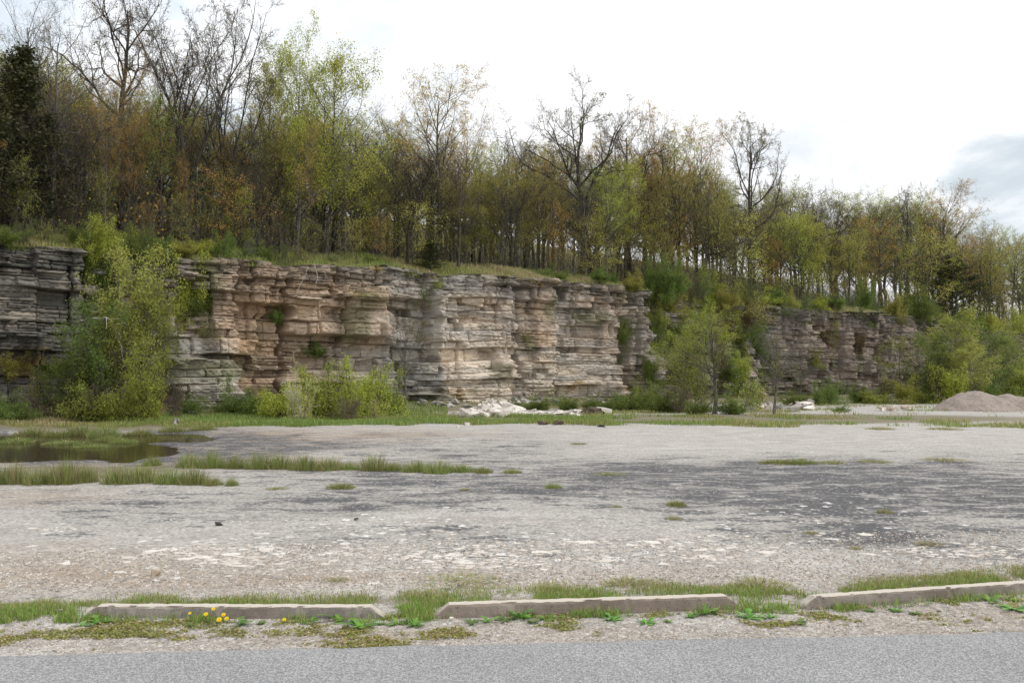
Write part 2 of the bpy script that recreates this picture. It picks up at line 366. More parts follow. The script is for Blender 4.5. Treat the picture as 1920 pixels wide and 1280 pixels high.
# ------------------------------------------------------------------ ground
def blob(PX, PY, cx, cy, rx, ry):
    return np.exp(-((PX - cx) / rx) ** 2 - ((PY - cy) / ry) ** 2)
PUDDLE = [(-40, 842, 330, 22), (120, 838, 210, 15), (300, 818, 95, 9), (70, 822, 200, 12)]
def puddle_mask(PX, PY):
    m = 0
    for p in PUDDLE: m = np.maximum(m, np.exp(-np.abs((PX - p[0]) / p[2]) ** 2.5 - np.abs((PY - p[1]) / p[3]) ** 2.5))
    return m
def ground_h(x, y):
    px, py = proj(x, np.maximum(y, 3), 0 * x)
    h = 0.03 * fbm2(x, y, 71, 6.0, 3) * smooth(6, 12, y) + 0.012 * fbm2(x, y, 73, 0.8, 3)
    pm = puddle_mask(px, py) * (y > 10)
    h = h * (1 - 0.8 * pm) - 0.16 * smooth(0.12, 0.6, pm + 0.12 * fbm2(x, y, 75, 1.2, 3))
    w = (x - P0[0]) * NB[0] + (y - P0[1]) * NB[1]       # towards the wall
    h = h + 0.35 * smooth(-4.5, -0.5, w) + 0.10 * smooth(-9, -4, w)
    # verge hump in front of the bumpers' far side
    h = h * smooth(5.6, 6.8, y)
    return h
def build_ground():
    xs = np.concatenate([[-3000, -800, -300, -150, -90, -60], np.arange(-40, -10, .35), np.arange(-10, 10, .12), np.arange(10, 60, .4), [62, 66, 72, 80, 95, 120, 160, 300, 800, 3000]])
    ys = [2.0]
    while ys[-1] < 125: ys.append(ys[-1] + max(0.07, 0.0065 * ys[-1] ** 1.0))
    ys = np.array([-3000, -600, -100, -30, -8, -2, 0, 1] + ys + [140, 180, 300, 900, 3000])
    X, Y = np.meshgrid(xs, ys, indexing='ij')
    px, py = proj(X, np.maximum(Y, 1.5), 0 * X)
    Z = ground_h(X, Y)
    W = (X - P0[0]) * NB[0] + (Y - P0[1]) * NB[1]
    Z = np.where(W > 3, -0.3, Z)
    B = lambda *a: blob(px, py, *a)
    inr = smooth(4.4, 5.5, Y) * smooth(95, 60, Y)
    dark = 0.12 + 0.80 * (0.95 * B(1850, 935, 520, 62) + 0.6 * B(1350, 905, 420, 45) + 0.45 * B(1560, 1000, 260, 24) + 0.5 * B(830, 900, 420, 40) \
        + 0.35 * B(250, 945, 420, 34) + 0.55 * B(820, 1010, 230, 22) + 0.5 * B(820, 835, 330, 22) + 0.65 * B(450, 835, 200, 22) + 0.3 * B(1300, 870, 400, 20) \
        + 0.35 * B(1780, 1040, 160, 18) + 0.3 * B(640, 945, 260, 26) + .35 * B(1180, 965, 160, 16) - 0.45 * B(1500, 825, 520, 22) - 0.3 * B(1150, 850, 220, 14) \
        - 0.35 * B(150, 1040, 320, 36) - 0.35 * B(1520, 1045, 180, 22) - 0.3 * B(960, 970, 240, 14) - 0.4 * B(900, 1080, 1400, 20) - .15 * B(520, 840, 260, 18)) + 1.3 * B(170, 838, 400, 34) * smooth(640, 400, px)
    chip = 0.0 + 0.95 * B(460, 1040, 260, 26) + 0.9 * B(900, 1045, 230, 26) + 0.6 * B(1250, 1025, 260, 24) + 0.5 * B(1800, 1035, 200, 18) + 0.7 * B(90, 992, 90, 8) \
        + 0.6 * B(1340, 1045, 90, 16) + 0.35 * B(1480, 965, 300, 40) + 0.4 * B(760, 985, 200, 18)
    road_d = 0
    brown = 1.3 * B(120, 840, 420, 30) + 0.9 * B(560, 815, 330, 12) + 0.5 * B(150, 1060, 380, 40) + 0.8 * B(60, 930, 150, 20) + 0.5 * B(700, 1090, 1600, 22) + 0.6 * B(600, 1085, 120, 8) + 0.5 * B(480, 870, 300, 14) \
        + 0.5 * B(700, 1190, 1600, 22) + .5 * B(1850, 1150, 400, 30)
    soil = np.clip(1.0 * smooth(-7.0, -4.0, W) + 0.8 * B(900, 785, 900, 8) + 0.9 * B(1500, 785, 480, 9) + .9 * B(150, 800, 330, 8) + .9 * B(130, 885, 240, 16) + .7 * B(600, 872, 300, 9)
                   + 0.6 * B(700, 1125, 1600, 12) + 0.8 * B(1800, 1085, 330, 20), 0, 1)
    soil = np.where(Y < 5.2, 0, soil)
    col = np.stack([np.clip(dark, 0, 1.2) * inr, np.clip(chip, 0, 1) * inr, np.clip(brown, 0, 1), soil], -1)
    col[..., 3] = soil
    idx = np.arange(X.size).reshape(X.shape)
    Fq = np.stack([idx[:-1, :-1], idx[1:, :-1], idx[1:, 1:], idx[:-1, 1:]], -1).reshape(-1, 4)
    m, nt, b = new_mat('quarry_floor')
    va = N(nt, 'ShaderNodeVertexColor', layer_name='Col'); sp = N(nt, 'ShaderNodeSeparateColor', {0: va.outputs[0]})
    dk, ch, br = sp.outputs[0], sp.outputs[1], sp.outputs[2]; so = va.outputs[1]
    co = N(nt, 'ShaderNodeNewGeometry').outputs['Position']
    big = noise_(nt, co, 0.35, 8, 0.68, 0.6); cs = N(nt, 'ShaderNodeMapping', {'Vector': co, 'Scale': (.5, 1, 1)}).outputs[0]; mid = noise_(nt, cs, 1.9, 8, 0.74, 0.4); fine = noise_(nt, co, 14.0, 6, 0.75); grit = noise_(nt, co, 75.0, 3, 0.7)
    base = mixc(nt, sstep(nt, mid, 0.35, 0.65), (0.345, 0.325, 0.298), (0.49, 0.468, 0.437))
    base = mixc(nt, math_(nt, 'MULTIPLY', br, sstep(nt, big, 0.3, 0.6)), base, (0.34, 0.27, 0.205))
    k = math_(nt, 'ADD', math_(nt, 'MULTIPLY_ADD', big, 1.5, -0.75), math_(nt, 'MULTIPLY_ADD', mid, 3.0, -1.5))
    k = math_(nt, 'ADD', k, math_(nt, 'MULTIPLY_ADD', fine, 2.0, -1.0))
    k = math_(nt, 'ADD', k, dk)
    dm = sstep(nt, k, 0.24, 0.78)
    sk = noise_(nt, N(nt, 'ShaderNodeMapping', {'Vector': co, 'Scale': (.42, 1, 1)}).outputs[0], 4.2, 7, 0.72, 0.2)
    sk2 = noise_(nt, N(nt, 'ShaderNodeMapping', {'Vector': co, 'Scale': (.6, 1, 1), 'Location': (9, 4, 2)}).outputs[0], 1.1, 8, 0.78, 0.3)
    hole = math_(nt, 'MULTIPLY', sstep(nt, math_(nt, 'ADD', math_(nt, 'MULTIPLY', sk, .5), math_(nt, 'MULTIPLY', sk2, .5)), 0.50, 0.56), 0.62)
    spot = math_(nt, 'MULTIPLY', sstep(nt, math_(nt, 'ADD', math_(nt, 'MULTIPLY', sk, .5), math_(nt, 'MULTIPLY', sk2, .5)), 0.475, 0.43), math_(nt, 'MULTIPLY', dk, 1.5, 0, True))
    dm = math_(nt, 'MAXIMUM', math_(nt, 'MULTIPLY', dm, math_(nt, 'SUBTRACT', 1.0, hole)), math_(nt, 'MULTIPLY', spot, .8))
    dcol = mixc(nt, sstep(nt, fine, 0.3, 0.7), (0.060, 0.060, 0.065), (0.12, 0.12, 0.125))
    c = mixc(nt, math_(nt, 'MULTIPLY', dm, 0.96), base, dcol)
    # flat bleached chips of stone
    v1 = N(nt, 'ShaderNodeTexVoronoi', {'Vector': co, 'Scale': 7.0, 'Randomness': 1.0})
    cellr = N(nt, 'ShaderNodeSeparateColor', {0: v1.outputs['Color']}).outputs[0]
    hit = math_(nt, 'LESS_THAN', cellr, math_(nt, 'MULTIPLY', math_(nt, 'MULTIPLY', ch, 0.55), sstep(nt, mid, 0.36, 0.62)))
    shp = sstep(nt, math_(nt, 'ADD', v1.outputs['Distance'], math_(nt, 'MULTIPLY_ADD', fine, 0.5, -0.25)), 0.40, 0.30)
    c = mixc(nt, math_(nt, 'MULTIPLY', math_(nt, 'MULTIPLY', hit, shp), 0.85), c, (0.72, 0.71, 0.69))
    v2 = N(nt, 'ShaderNodeTexVoronoi', {'Vector': co, 'Scale': 32.0, 'Randomness': 1.0})
    cr2 = N(nt, 'ShaderNodeSeparateColor', {0: v2.outputs['Color']})
    pv = math_(nt, 'MULTIPLY_ADD', cr2.outputs[1], 0.50, 0.75)
    c = mixc(nt, 1.0, c, N(nt, 'ShaderNodeCombineColor', {0: pv, 1: pv, 2: pv}).outputs[0], 'MULTIPLY')
    wh = math_(nt, 'GREATER_THAN', cr2.outputs[0], 0.965)
    c = mixc(nt, math_(nt, 'MULTIPLY', wh, 0.6), c, (0.66, 0.64, 0.61))
    sm = math_(nt, 'ADD', so, math_(nt, 'MULTIPLY_ADD', mid, 1.0, -0.5))
    sc_ = mixc(nt, sstep(nt, fine, 0.4, 0.6), (0.13, 0.12, 0.055), (0.20, 0.17, 0.10))
    c = mixc(nt, math_(nt, 'MULTIPLY', sstep(nt, sm, 0.35, 0.75), 0.85), c, sc_)
    g2 = math_(nt, 'MULTIPLY_ADD', grit, 0.9, 0.55)
    c = mixc(nt, 1.0, c, N(nt, 'ShaderNodeCombineColor', {0: g2, 1: g2, 2: g2}).outputs[0], 'MULTIPLY')
    nt.links.new(c, b.inputs['Base Color']); b.inputs['Roughness'].default_value = 0.9
    bump(nt, b, math_(nt, 'ADD', math_(nt, 'MULTIPLY', fine, 1.0), math_(nt, 'MULTIPLY', v2.outputs['Distance'], -0.5)), 0.7, 0.03)
    me = mesh_np('ground', np.stack([X, Y, Z], -1).reshape(-1, 3), [Fq], [m], col.reshape(-1, 4), smooth=True)
    tag(link('ground', me), 'worn pale gravel and old dark asphalt of the quarry floor', kind='structure')
    # standing water
    m, nt, b = new_mat('pond_water')
    co = N(nt, 'ShaderNodeNewGeometry').outputs['Position']
    b.inputs['Base Color'].default_value = (0.045, 0.032, 0.022, 1); b.inputs['Roughness'].default_value = 0.04; b.inputs['IOR'].default_value = 1.33
    b.inputs['Specular IOR Level'].default_value = 0.5
    bump(nt, b, noise_(nt, co, 7.0, 3, 0.5), 0.10, 0.02)
    xs = np.linspace(-28, -4, 60); ys = np.linspace(15, 36, 50); X, Y = np.meshgrid(xs, ys, indexing='ij')
    idx = np.arange(X.size).reshape(X.shape); Fq = np.stack([idx[:-1, :-1], idx[1:, :-1], idx[1:, 1:], idx[:-1, 1:]], -1).reshape(-1, 4)
    px, py = proj(X, Y, 0 * X); keep = (puddle_mask(px, py) > 0.04).ravel(); Fq = Fq[keep[Fq].all(1)]
    me = mesh_np('pond_water', np.stack([X, Y, 0 * X - 0.065], -1).reshape(-1, 3), [Fq], [m])
    tag(link('pond_water', me), 'shallow brown standing water at the foot of the wall', kind='structure')
    # road
    m, nt, b = new_mat('road_asphalt')
    co = N(nt, 'ShaderNodeNewGeometry').outputs['Position']
    v = N(nt, 'ShaderNodeTexVoronoi', {'Vector': co, 'Scale': 130.0}); r_ = N(nt, 'ShaderNodeSeparateColor', {0: v.outputs['Color']}).outputs[0]
    n1 = noise_(nt, co, 1.1, 6, .6); n2 = noise_(nt, co, 45.0, 4, 0.75)
    c = mixc(nt, sstep(nt, r_, 0.15, 0.95), (0.18, 0.18, 0.183), (0.485, 0.482, 0.48))
    c = mixc(nt, sstep(nt, n2, 0.3, 0.7), c, mixc(nt, 0.55, c, (0.27, 0.27, 0.28)))
    vv = math_(nt, 'MULTIPLY_ADD', n1, 0.35, 0.80)
    c = mixc(nt, 1.0, c, N(nt, 'ShaderNodeCombineColor', {0: vv, 1: vv, 2: vv}).outputs[0], 'MULTIPLY')
    nt.links.new(c, b.inputs['Base Color']); b.inputs['Roughness'].default_value = 0.85
    bump(nt, b, math_(nt, 'ADD', v.outputs['Distance'], n2), 0.6, 0.008)
    A = G(0, 1233); Bq = G(1920, 1187); d = (Bq - A).normalized()
    n = 700; far = []; 
    t = np.linspace(-30, 36, n); ex = A.x + d.x * t; ey = A.y + d.y * t
    jag = 0.022 * vnoise(t, 3, .35) + 0.012 * vnoise(t, 4, .07)
    far = np.stack([ex - d.y * jag, ey + d.x * jag, np.full(n, 0.012)], -1)
    mid_ = far.copy(); mid_[:, 1] -= 0.06; mid_[:, 2] = 0.02
    near = far.copy(); near[:, 0] += d.y * 7; near[:, 1] -= d.x * 7; near[:, 2] = 0.02
    low = far.copy(); low[:, 2] = -0.02
    V = np.concatenate([low, far, mid_, near]); i = np.arange(n - 1)
    Fq = np.concatenate([np.stack([i + 1 + k * n, i + k * n, i + (k + 1) * n, i + 1 + (k + 1) * n], -1) for k in range(3)])
    tag(link('road', mesh_np('road', V, [Fq[:, ::-1]], [m])), 'pale grey asphalt road along the lower edge', kind='structure')
build_ground()
def gz(x, y): return float(ground_h(np.array([float(x)]), np.array([float(y)]))[0])

# ------------------------------------------------------------------ trees and shrubs
def tubes(ch, rad, k, seed=0):
    """ch (n,P,3), rad (n,P) -> verts, quads of k-sided tubes"""
    n, P = rad.shape
    T = ch[:, -1] - ch[:, 0]; T /= np.linalg.norm(T, axis=1, keepdims=True) + 1e-9
    ref = np.where(np.abs(T[:, 2:3]) > 0.8, np.array([[1., 0, 0]]), np.array([[0, 0, 1.]]))
    A = np.cross(T, ref); A /= np.linalg.norm(A, axis=1, keepdims=True) + 1e-9; B = np.cross(T, A)
    a = np.arange(k) * 2 * math.pi / k
    off = A[:, None, None, :] * np.cos(a)[None, None, :, None] + B[:, None, None, :] * np.sin(a)[None, None, :, None]
    V = ch[:, :, None, :] + rad[:, :, None, None] * off
    idx = np.arange(n * P * k).reshape(n, P, k); j = (np.arange(k) + 1) % k
    Fq = np.stack([idx[:, :-1], idx[:, :-1][:, :, j], idx[:, 1:][:, :, j], idx[:, 1:]], -1).reshape(-1, 4)
    return V.reshape(-1, 3), Fq
def sprout(ch, rad, L, nch, t0, t1, ang, angv, lr, P, wig, up, rng, rr=0.6, tip=0.25, taper=0.5, rmin=0.006):
    n, P0_, _ = ch.shape
    t = t0 + (t1 - t0) * (np.arange(nch)[None] + rng.rand(n, nch)) / nch
    x = t * (P0_ - 1); i = np.clip(x.astype(int), 0, P0_ - 2); f = (x - i)[..., None]
    r_ = np.arange(n)[:, None]
    p = ch[r_, i] * (1 - f) + ch[r_, i + 1] * f
    T = ch[r_, i + 1] - ch[r_, i]; T /= np.linalg.norm(T, axis=-1, keepdims=True) + 1e-9
    pr = rad[r_, i] * (1 - f[..., 0]) + rad[r_, i + 1] * f[..., 0]
    az = (np.arange(nch) * 2.4)[None] + rng.rand(n, 1) * 6.28 + rng.randn(n, nch) * 0.5
    ref = np.where(np.abs(T[..., 2:3]) > 0.9, np.array([1., 0, 0]), np.array([0, 0, 1.]))
    A = np.cross(T, ref); A /= np.linalg.norm(A, axis=-1, keepdims=True) + 1e-9; B = np.cross(T, A)
    a = np.radians(ang + angv * rng.randn(n, nch))[..., None]
    d = np.cos(a) * T + np.sin(a) * (np.cos(az)[..., None] * A + np.sin(az)[..., None] * B)
    tn = (t - t0) / max(1e-6, t1 - t0); shp = (1 - taper * tn) if taper < 2 else (0.42 + 0.58 * np.sqrt(np.clip(1 - ((tn - .42) / .62) ** 2, 0, 1)))
    ln = L[:, None] * lr * shp * rng.uniform(0.65, 1.2, (n, nch))
    p = p.reshape(-1, 3); d = d.reshape(-1, 3); ln = ln.ravel(); m = len(ln)
    out = np.zeros((m, P, 3)); out[:, 0] = p
    for q in range(1, P):
        d = d + wig * rng.randn(m, 3) + np.array([0, 0, up]); d /= np.linalg.norm(d, axis=1, keepdims=True)
        out[:, q] = out[:, q - 1] + d * (ln / (P - 1))[:, None]
    r0 = np.maximum(np.minimum(pr.ravel() * rr, ln * 0.03 + 0.004), rmin)
    R = r0[:, None] * np.linspace(1, tip, P)[None]; R = np.maximum(R, rmin * 0.6)
    return out, R, ln
def leaves(P, size, rng, jit, tint=None, flat=0.0, droop=0.0):
    n = len(P)
    P = P + rng.randn(n, 3) * jit
    a = rng.randn(n, 3); a[:, 2] *= (1 - flat); a[:, 2] -= droop; a /= np.linalg.norm(a, axis=1, keepdims=True)
    b = rng.randn(n, 3); b[:, 2] *= (1 - flat); b -= a * (a * b).sum(1, keepdims=True); b /= np.linalg.norm(b, axis=1, keepdims=True)
    s = size * rng.uniform(0.55, 1.35, (n, 1))
    V = np.stack([P - a * s * .5, P + b * s * .32, P + a * s * .6, P - b * s * .32], 1).reshape(-1, 3)
    c = np.stack([np.clip(tint if tint is not None else rng.rand(n), 0, 1), rng.rand(n), rng.rand(n)], 1)
    return V, np.arange(n * 4).reshape(n, 4), np.repeat(c, 4, 0)
SPEC = {
 # trunk (height share, radius share, wiggle), limb levels (n, t0, t1, ang, angv, lenratio, P, wig, up), leaves per twig, leaf size, jitter
 'oak':    dict(h=16, tr=.017, tw=.05, th=.72, lv=[(12, .42, 1, 55, 13, .68, 10, .20, .06), (8, .2, 1, 44, 14, .46, 7, .25, .06), (8, .15, 1, 44, 16, .46, 5, .26, .04), (7, .12, 1, 42, 18, .5, 4, .22, .03)], lf=.7, ls=.085, jit=.09, rmin=.0065),
 'bare':   dict(h=15, tr=.012, tw=.03, th=.90, lv=[(18, .32, 1, 40, 10, .42, 8, .14, .08), (7, .15, 1, 38, 12, .48, 6, .18, .07), (6, .15, 1, 38, 14, .5, 4, .2, .05), (4, .1, 1, 38, 14, .55, 3, .18, .03)], lf=.3, ls=.075, jit=.08, rmin=.005),
 'multi':  dict(h=15, tr=.0065, tw=.04, th=.48, lv=[(10, .20, 1, 25, 7, 1.2, 11, .10, .07), (11, .15, 1, 36, 12, .32, 6, .19, .08), (7, .15, 1, 38, 14, .46, 4, .2, .05), (6, .1, 1, 40, 16, .55, 3, .18, .03)], lf=.2, ls=.075, jit=.08, rmin=.0065),
 'leafy':  dict(h=13, tr=.010, tw=.04, th=.84, lv=[(26, .13, 1, 50, 10, .42, 8, .14, .07), (9, .2, 1, 42, 14, .45, 5, .18, .05), (6, .15, 1, 42, 16, .5, 4, .2, .03)], lf=17, ls=.105, jit=.20),
 'budding':dict(h=14, tr=.012, tw=.035, th=.88, lv=[(18, .32, 1, 40, 10, .42, 8, .14, .08), (7, .15, 1, 38, 12, .50, 5, .18, .07), (5, .15, 1, 38, 14, .5, 4, .2, .05), (4, .1, 1, 38, 14, .55, 3, .18, .03)], lf=3.6, ls=.088, jit=.12, rmin=.005),
 'slim':   dict(h=9, tr=.0065, tw=.05, th=.92, lv=[(22, .10, 1, 50, 12, .36, 6, .15, .05), (7, .15, 1, 42, 14, .5, 4, .2, .02), (4, .15, 1, 40, 14, .55, 3, .2, 0)], lf=7, ls=.095, jit=.16),
 'cedar':  dict(h=9, tr=.012, tw=.02, th=.97, lv=[(60, .04, 1, 66, 8, .32, 6, .08, .05), (10, .15, 1, 48, 12, .40, 4, .12, .03)], lf=26, ls=.13, jit=.13),
 'shrub':  dict(h=3, tr=.012, tw=.10, th=.10, lv=[(20, .0, 1, 46, 26, 8.0, 8, .16, .05), (11, .06, 1, 42, 16, .36, 5, .2, .05), (5, .2, 1, 40, 16, .5, 3, .2, .02)], lf=15, ls=.085, jit=.13),
 'thin':   dict(h=3, tr=.010, tw=.10, th=.12, lv=[(15, .0, 1, 34, 18, 7.5, 8, .15, .08), (9, .12, 1, 38, 15, .38, 5, .2, .05), (6, .2, 1, 40, 16, .5, 3, .2, .02)], lf=3.4, ls=.07, jit=.10),
}
def tree_mesh(kind, seed, bark, leaf, **ov):
    sp = dict(SPEC[kind]); sp.update(ov); rng = np.random.RandomState(seed); h = sp['h']
    P = 12; z = np.linspace(0, h * sp['th'], P); ch = np.zeros((1, P, 3)); ch[0, :, 2] = z
    w = np.cumsum(rng.randn(P, 2) * sp['tw'] * h / P * 1.6, 0); w -= w[0]; ch[0, :, :2] = w
    r0 = h * sp['tr']; rad = (r0 * (1 - 0.80 * np.linspace(0, 1, P)) )[None]; rad[0, 0] *= 1.35
    Lc = np.array([h * sp['th']])
    Vt, Ft = tubes(ch, rad, 9); tv, tf, n = [Vt], [Ft], len(Vt)
    cv, cf, cc, mi, m = [], [], [], [], 0
    cur, cr, cl = ch, rad, Lc
    nl = len(sp['lv'])
    for li, (nc, t0, t1, ang, angv, lr, PP, wig, up) in enumerate(sp['lv']):
        tap = 0.65 if li == 0 else 0.45
        if kind == 'cedar' and li == 0: tap = 0.92
        if kind in ('leafy', 'budding', 'bare', 'slim') and li == 0: tap = 3
        cur, cr, cl = sprout(cur, cr, cl, nc, t0, t1, ang, angv, lr, PP, wig, up, rng, rr=.62 if kind != 'multi' or li else .8, taper=tap, rmin=sp.get('rmin', .0075), tip=.22 if li < nl - 1 else .5)
        V, Fq = tubes(cur, cr, 6 if li == 0 else (4 if li == 1 else 3))
        if li == 0 or (li == 1 and nl == 4): tv.append(V); tf.append(Fq + n); n += len(V)
        else: cv.append(V); cf.append(Fq + m); m += len(V); cc.append(np.full((len(V), 3), .5)); mi.append(np.zeros(len(Fq)))
    lf = sp['lf']; nt_ = cur.shape[0]; tot = int(nt_ * lf)
    if tot:
        ti = rng.randint(0, nt_, tot)
        clump = rng.rand(nt_); ti = ti[rng.rand(tot) < (0.25 + 0.75 * clump[ti]) * 1.3]
        tt = rng.rand(len(ti)) * (cur.shape[1] - 1.001); i = tt.astype(int); f = (tt - i)[:, None]
        P_ = cur[ti, i] * (1 - f) + cur[ti, i + 1] * f
        tint = clump[ti] * .5 + rng.rand(len(ti)) * .5
        V, Fq, c = leaves(P_, sp['ls'], rng, sp['jit'], tint, flat=sp.get('flat', .25), droop=sp.get('droop', 0))
        cv.append(V); cf.append(Fq + m); cc.append(c); mi.append(np.ones(len(Fq))); m += len(V)
    bm, lm = bark, leaf
    tmesh = mesh_np('trunk', np.concatenate(tv), [np.concatenate(tf)], [bm], smooth=True)
    cmesh = mesh_np('crown', np.concatenate(cv), [np.concatenate(cf)], [bm, lm], np.concatenate(cc), np.concatenate(mi))
    zs = np.concatenate(cv)[:, 2]; top = float(np.percentile(zs, 99.9)); xy = np.concatenate(cv)[:, :2]
    wid = float(np.percentile(np.hypot(xy[:, 0], xy[:, 1]), 98))
    return dict(t=tmesh, c=cmesh, top=top, wid=wid, kind=kind)
PROTO = {}
def proto(key, kind, seeds, bark, leaf, **ov): PROTO[key] = [tree_mesh(kind, s_, bark, leaf, **ov) for s_ in seeds]
proto('oak', 'oak', (1, 2, 3), BARK_DARK, L_BUD)
proto('bare', 'bare', (11, 12, 13), BARK_GREY, L_BUD)
proto('multi', 'multi', (21, 22), BARK_DARK, L_BUD)
proto('lime', 'leafy', (31, 32), BARK_GREY, L_LIME)
proto('bushy', 'leafy', (35, 36, 37), BARK_GREY, L_LIME, ls=.19, lf=8, jit=.26, tr=.013)
proto('budding', 'budding', (41, 42, 43), BARK_GREY, L_OLIVE)
proto('slim', 'slim', (51, 52, 53), BARK_DARK, L_OLIVE)
proto('cedar', 'cedar', (61, 62), BARK_DARK, L_DARK)
proto('shrub', 'shrub', (71, 72, 73), BARK_DARK, L_GREEN)
proto('thin', 'thin', (81, 82), BARK_GREY, L_OLIVE)
RNG = random.Random(4)
PLANTED = []
def plant(key, name, label, cat, loc, height, width=None, leaf=None, group=None, var=None, rz=None, lean=(0, 0), bark=None):
    p = PROTO[key][(RNG.randrange(99) if var is None else var) % len(PROTO[key])]
    s_ = height / p['top']; sx = (width / 2 / p['wid']) if width else s_
    e = empty(name, loc, RNG.uniform(0, 6.28) if rz is None else rz, (sx, sx, s_))
    e.rotation_euler[0] = lean[0]; e.rotation_euler[1] = lean[1]
    tag(e, label, cat, group)
    t = link('trunk' if cat == 'tree' else 'stems', p['t'], e); c = link('crown' if cat == 'tree' else 'foliage', p['c'], e)
    if leaf: c.material_slots[1].link = 'OBJECT'; c.material_slots[1].material = leaf
    if bark:
        for o, i in ((t, 0), (c, 0)): o.material_slots[i].link = 'OBJECT'; o.material_slots[i].material = bark
    PLANTED.append((e, key)); return e
def top_tree(px, top_py, w, key, name, label, width_px=None, **kw):
    """a tree on the plateau: px of its base, py of its top, w metres behind the edge"""
    s = s_of(px, w); x, y = sw(s, w); z = float(plateau_z(np.array([s]), np.array([w]))[0]) - 0.1
    h = AT(px, top_py, y).z - z
    wd = width_px * 1.12 / F * y if width_px else None
    return plant(key, name, label, 'tree', (x, y, z), h, wd, **kw)

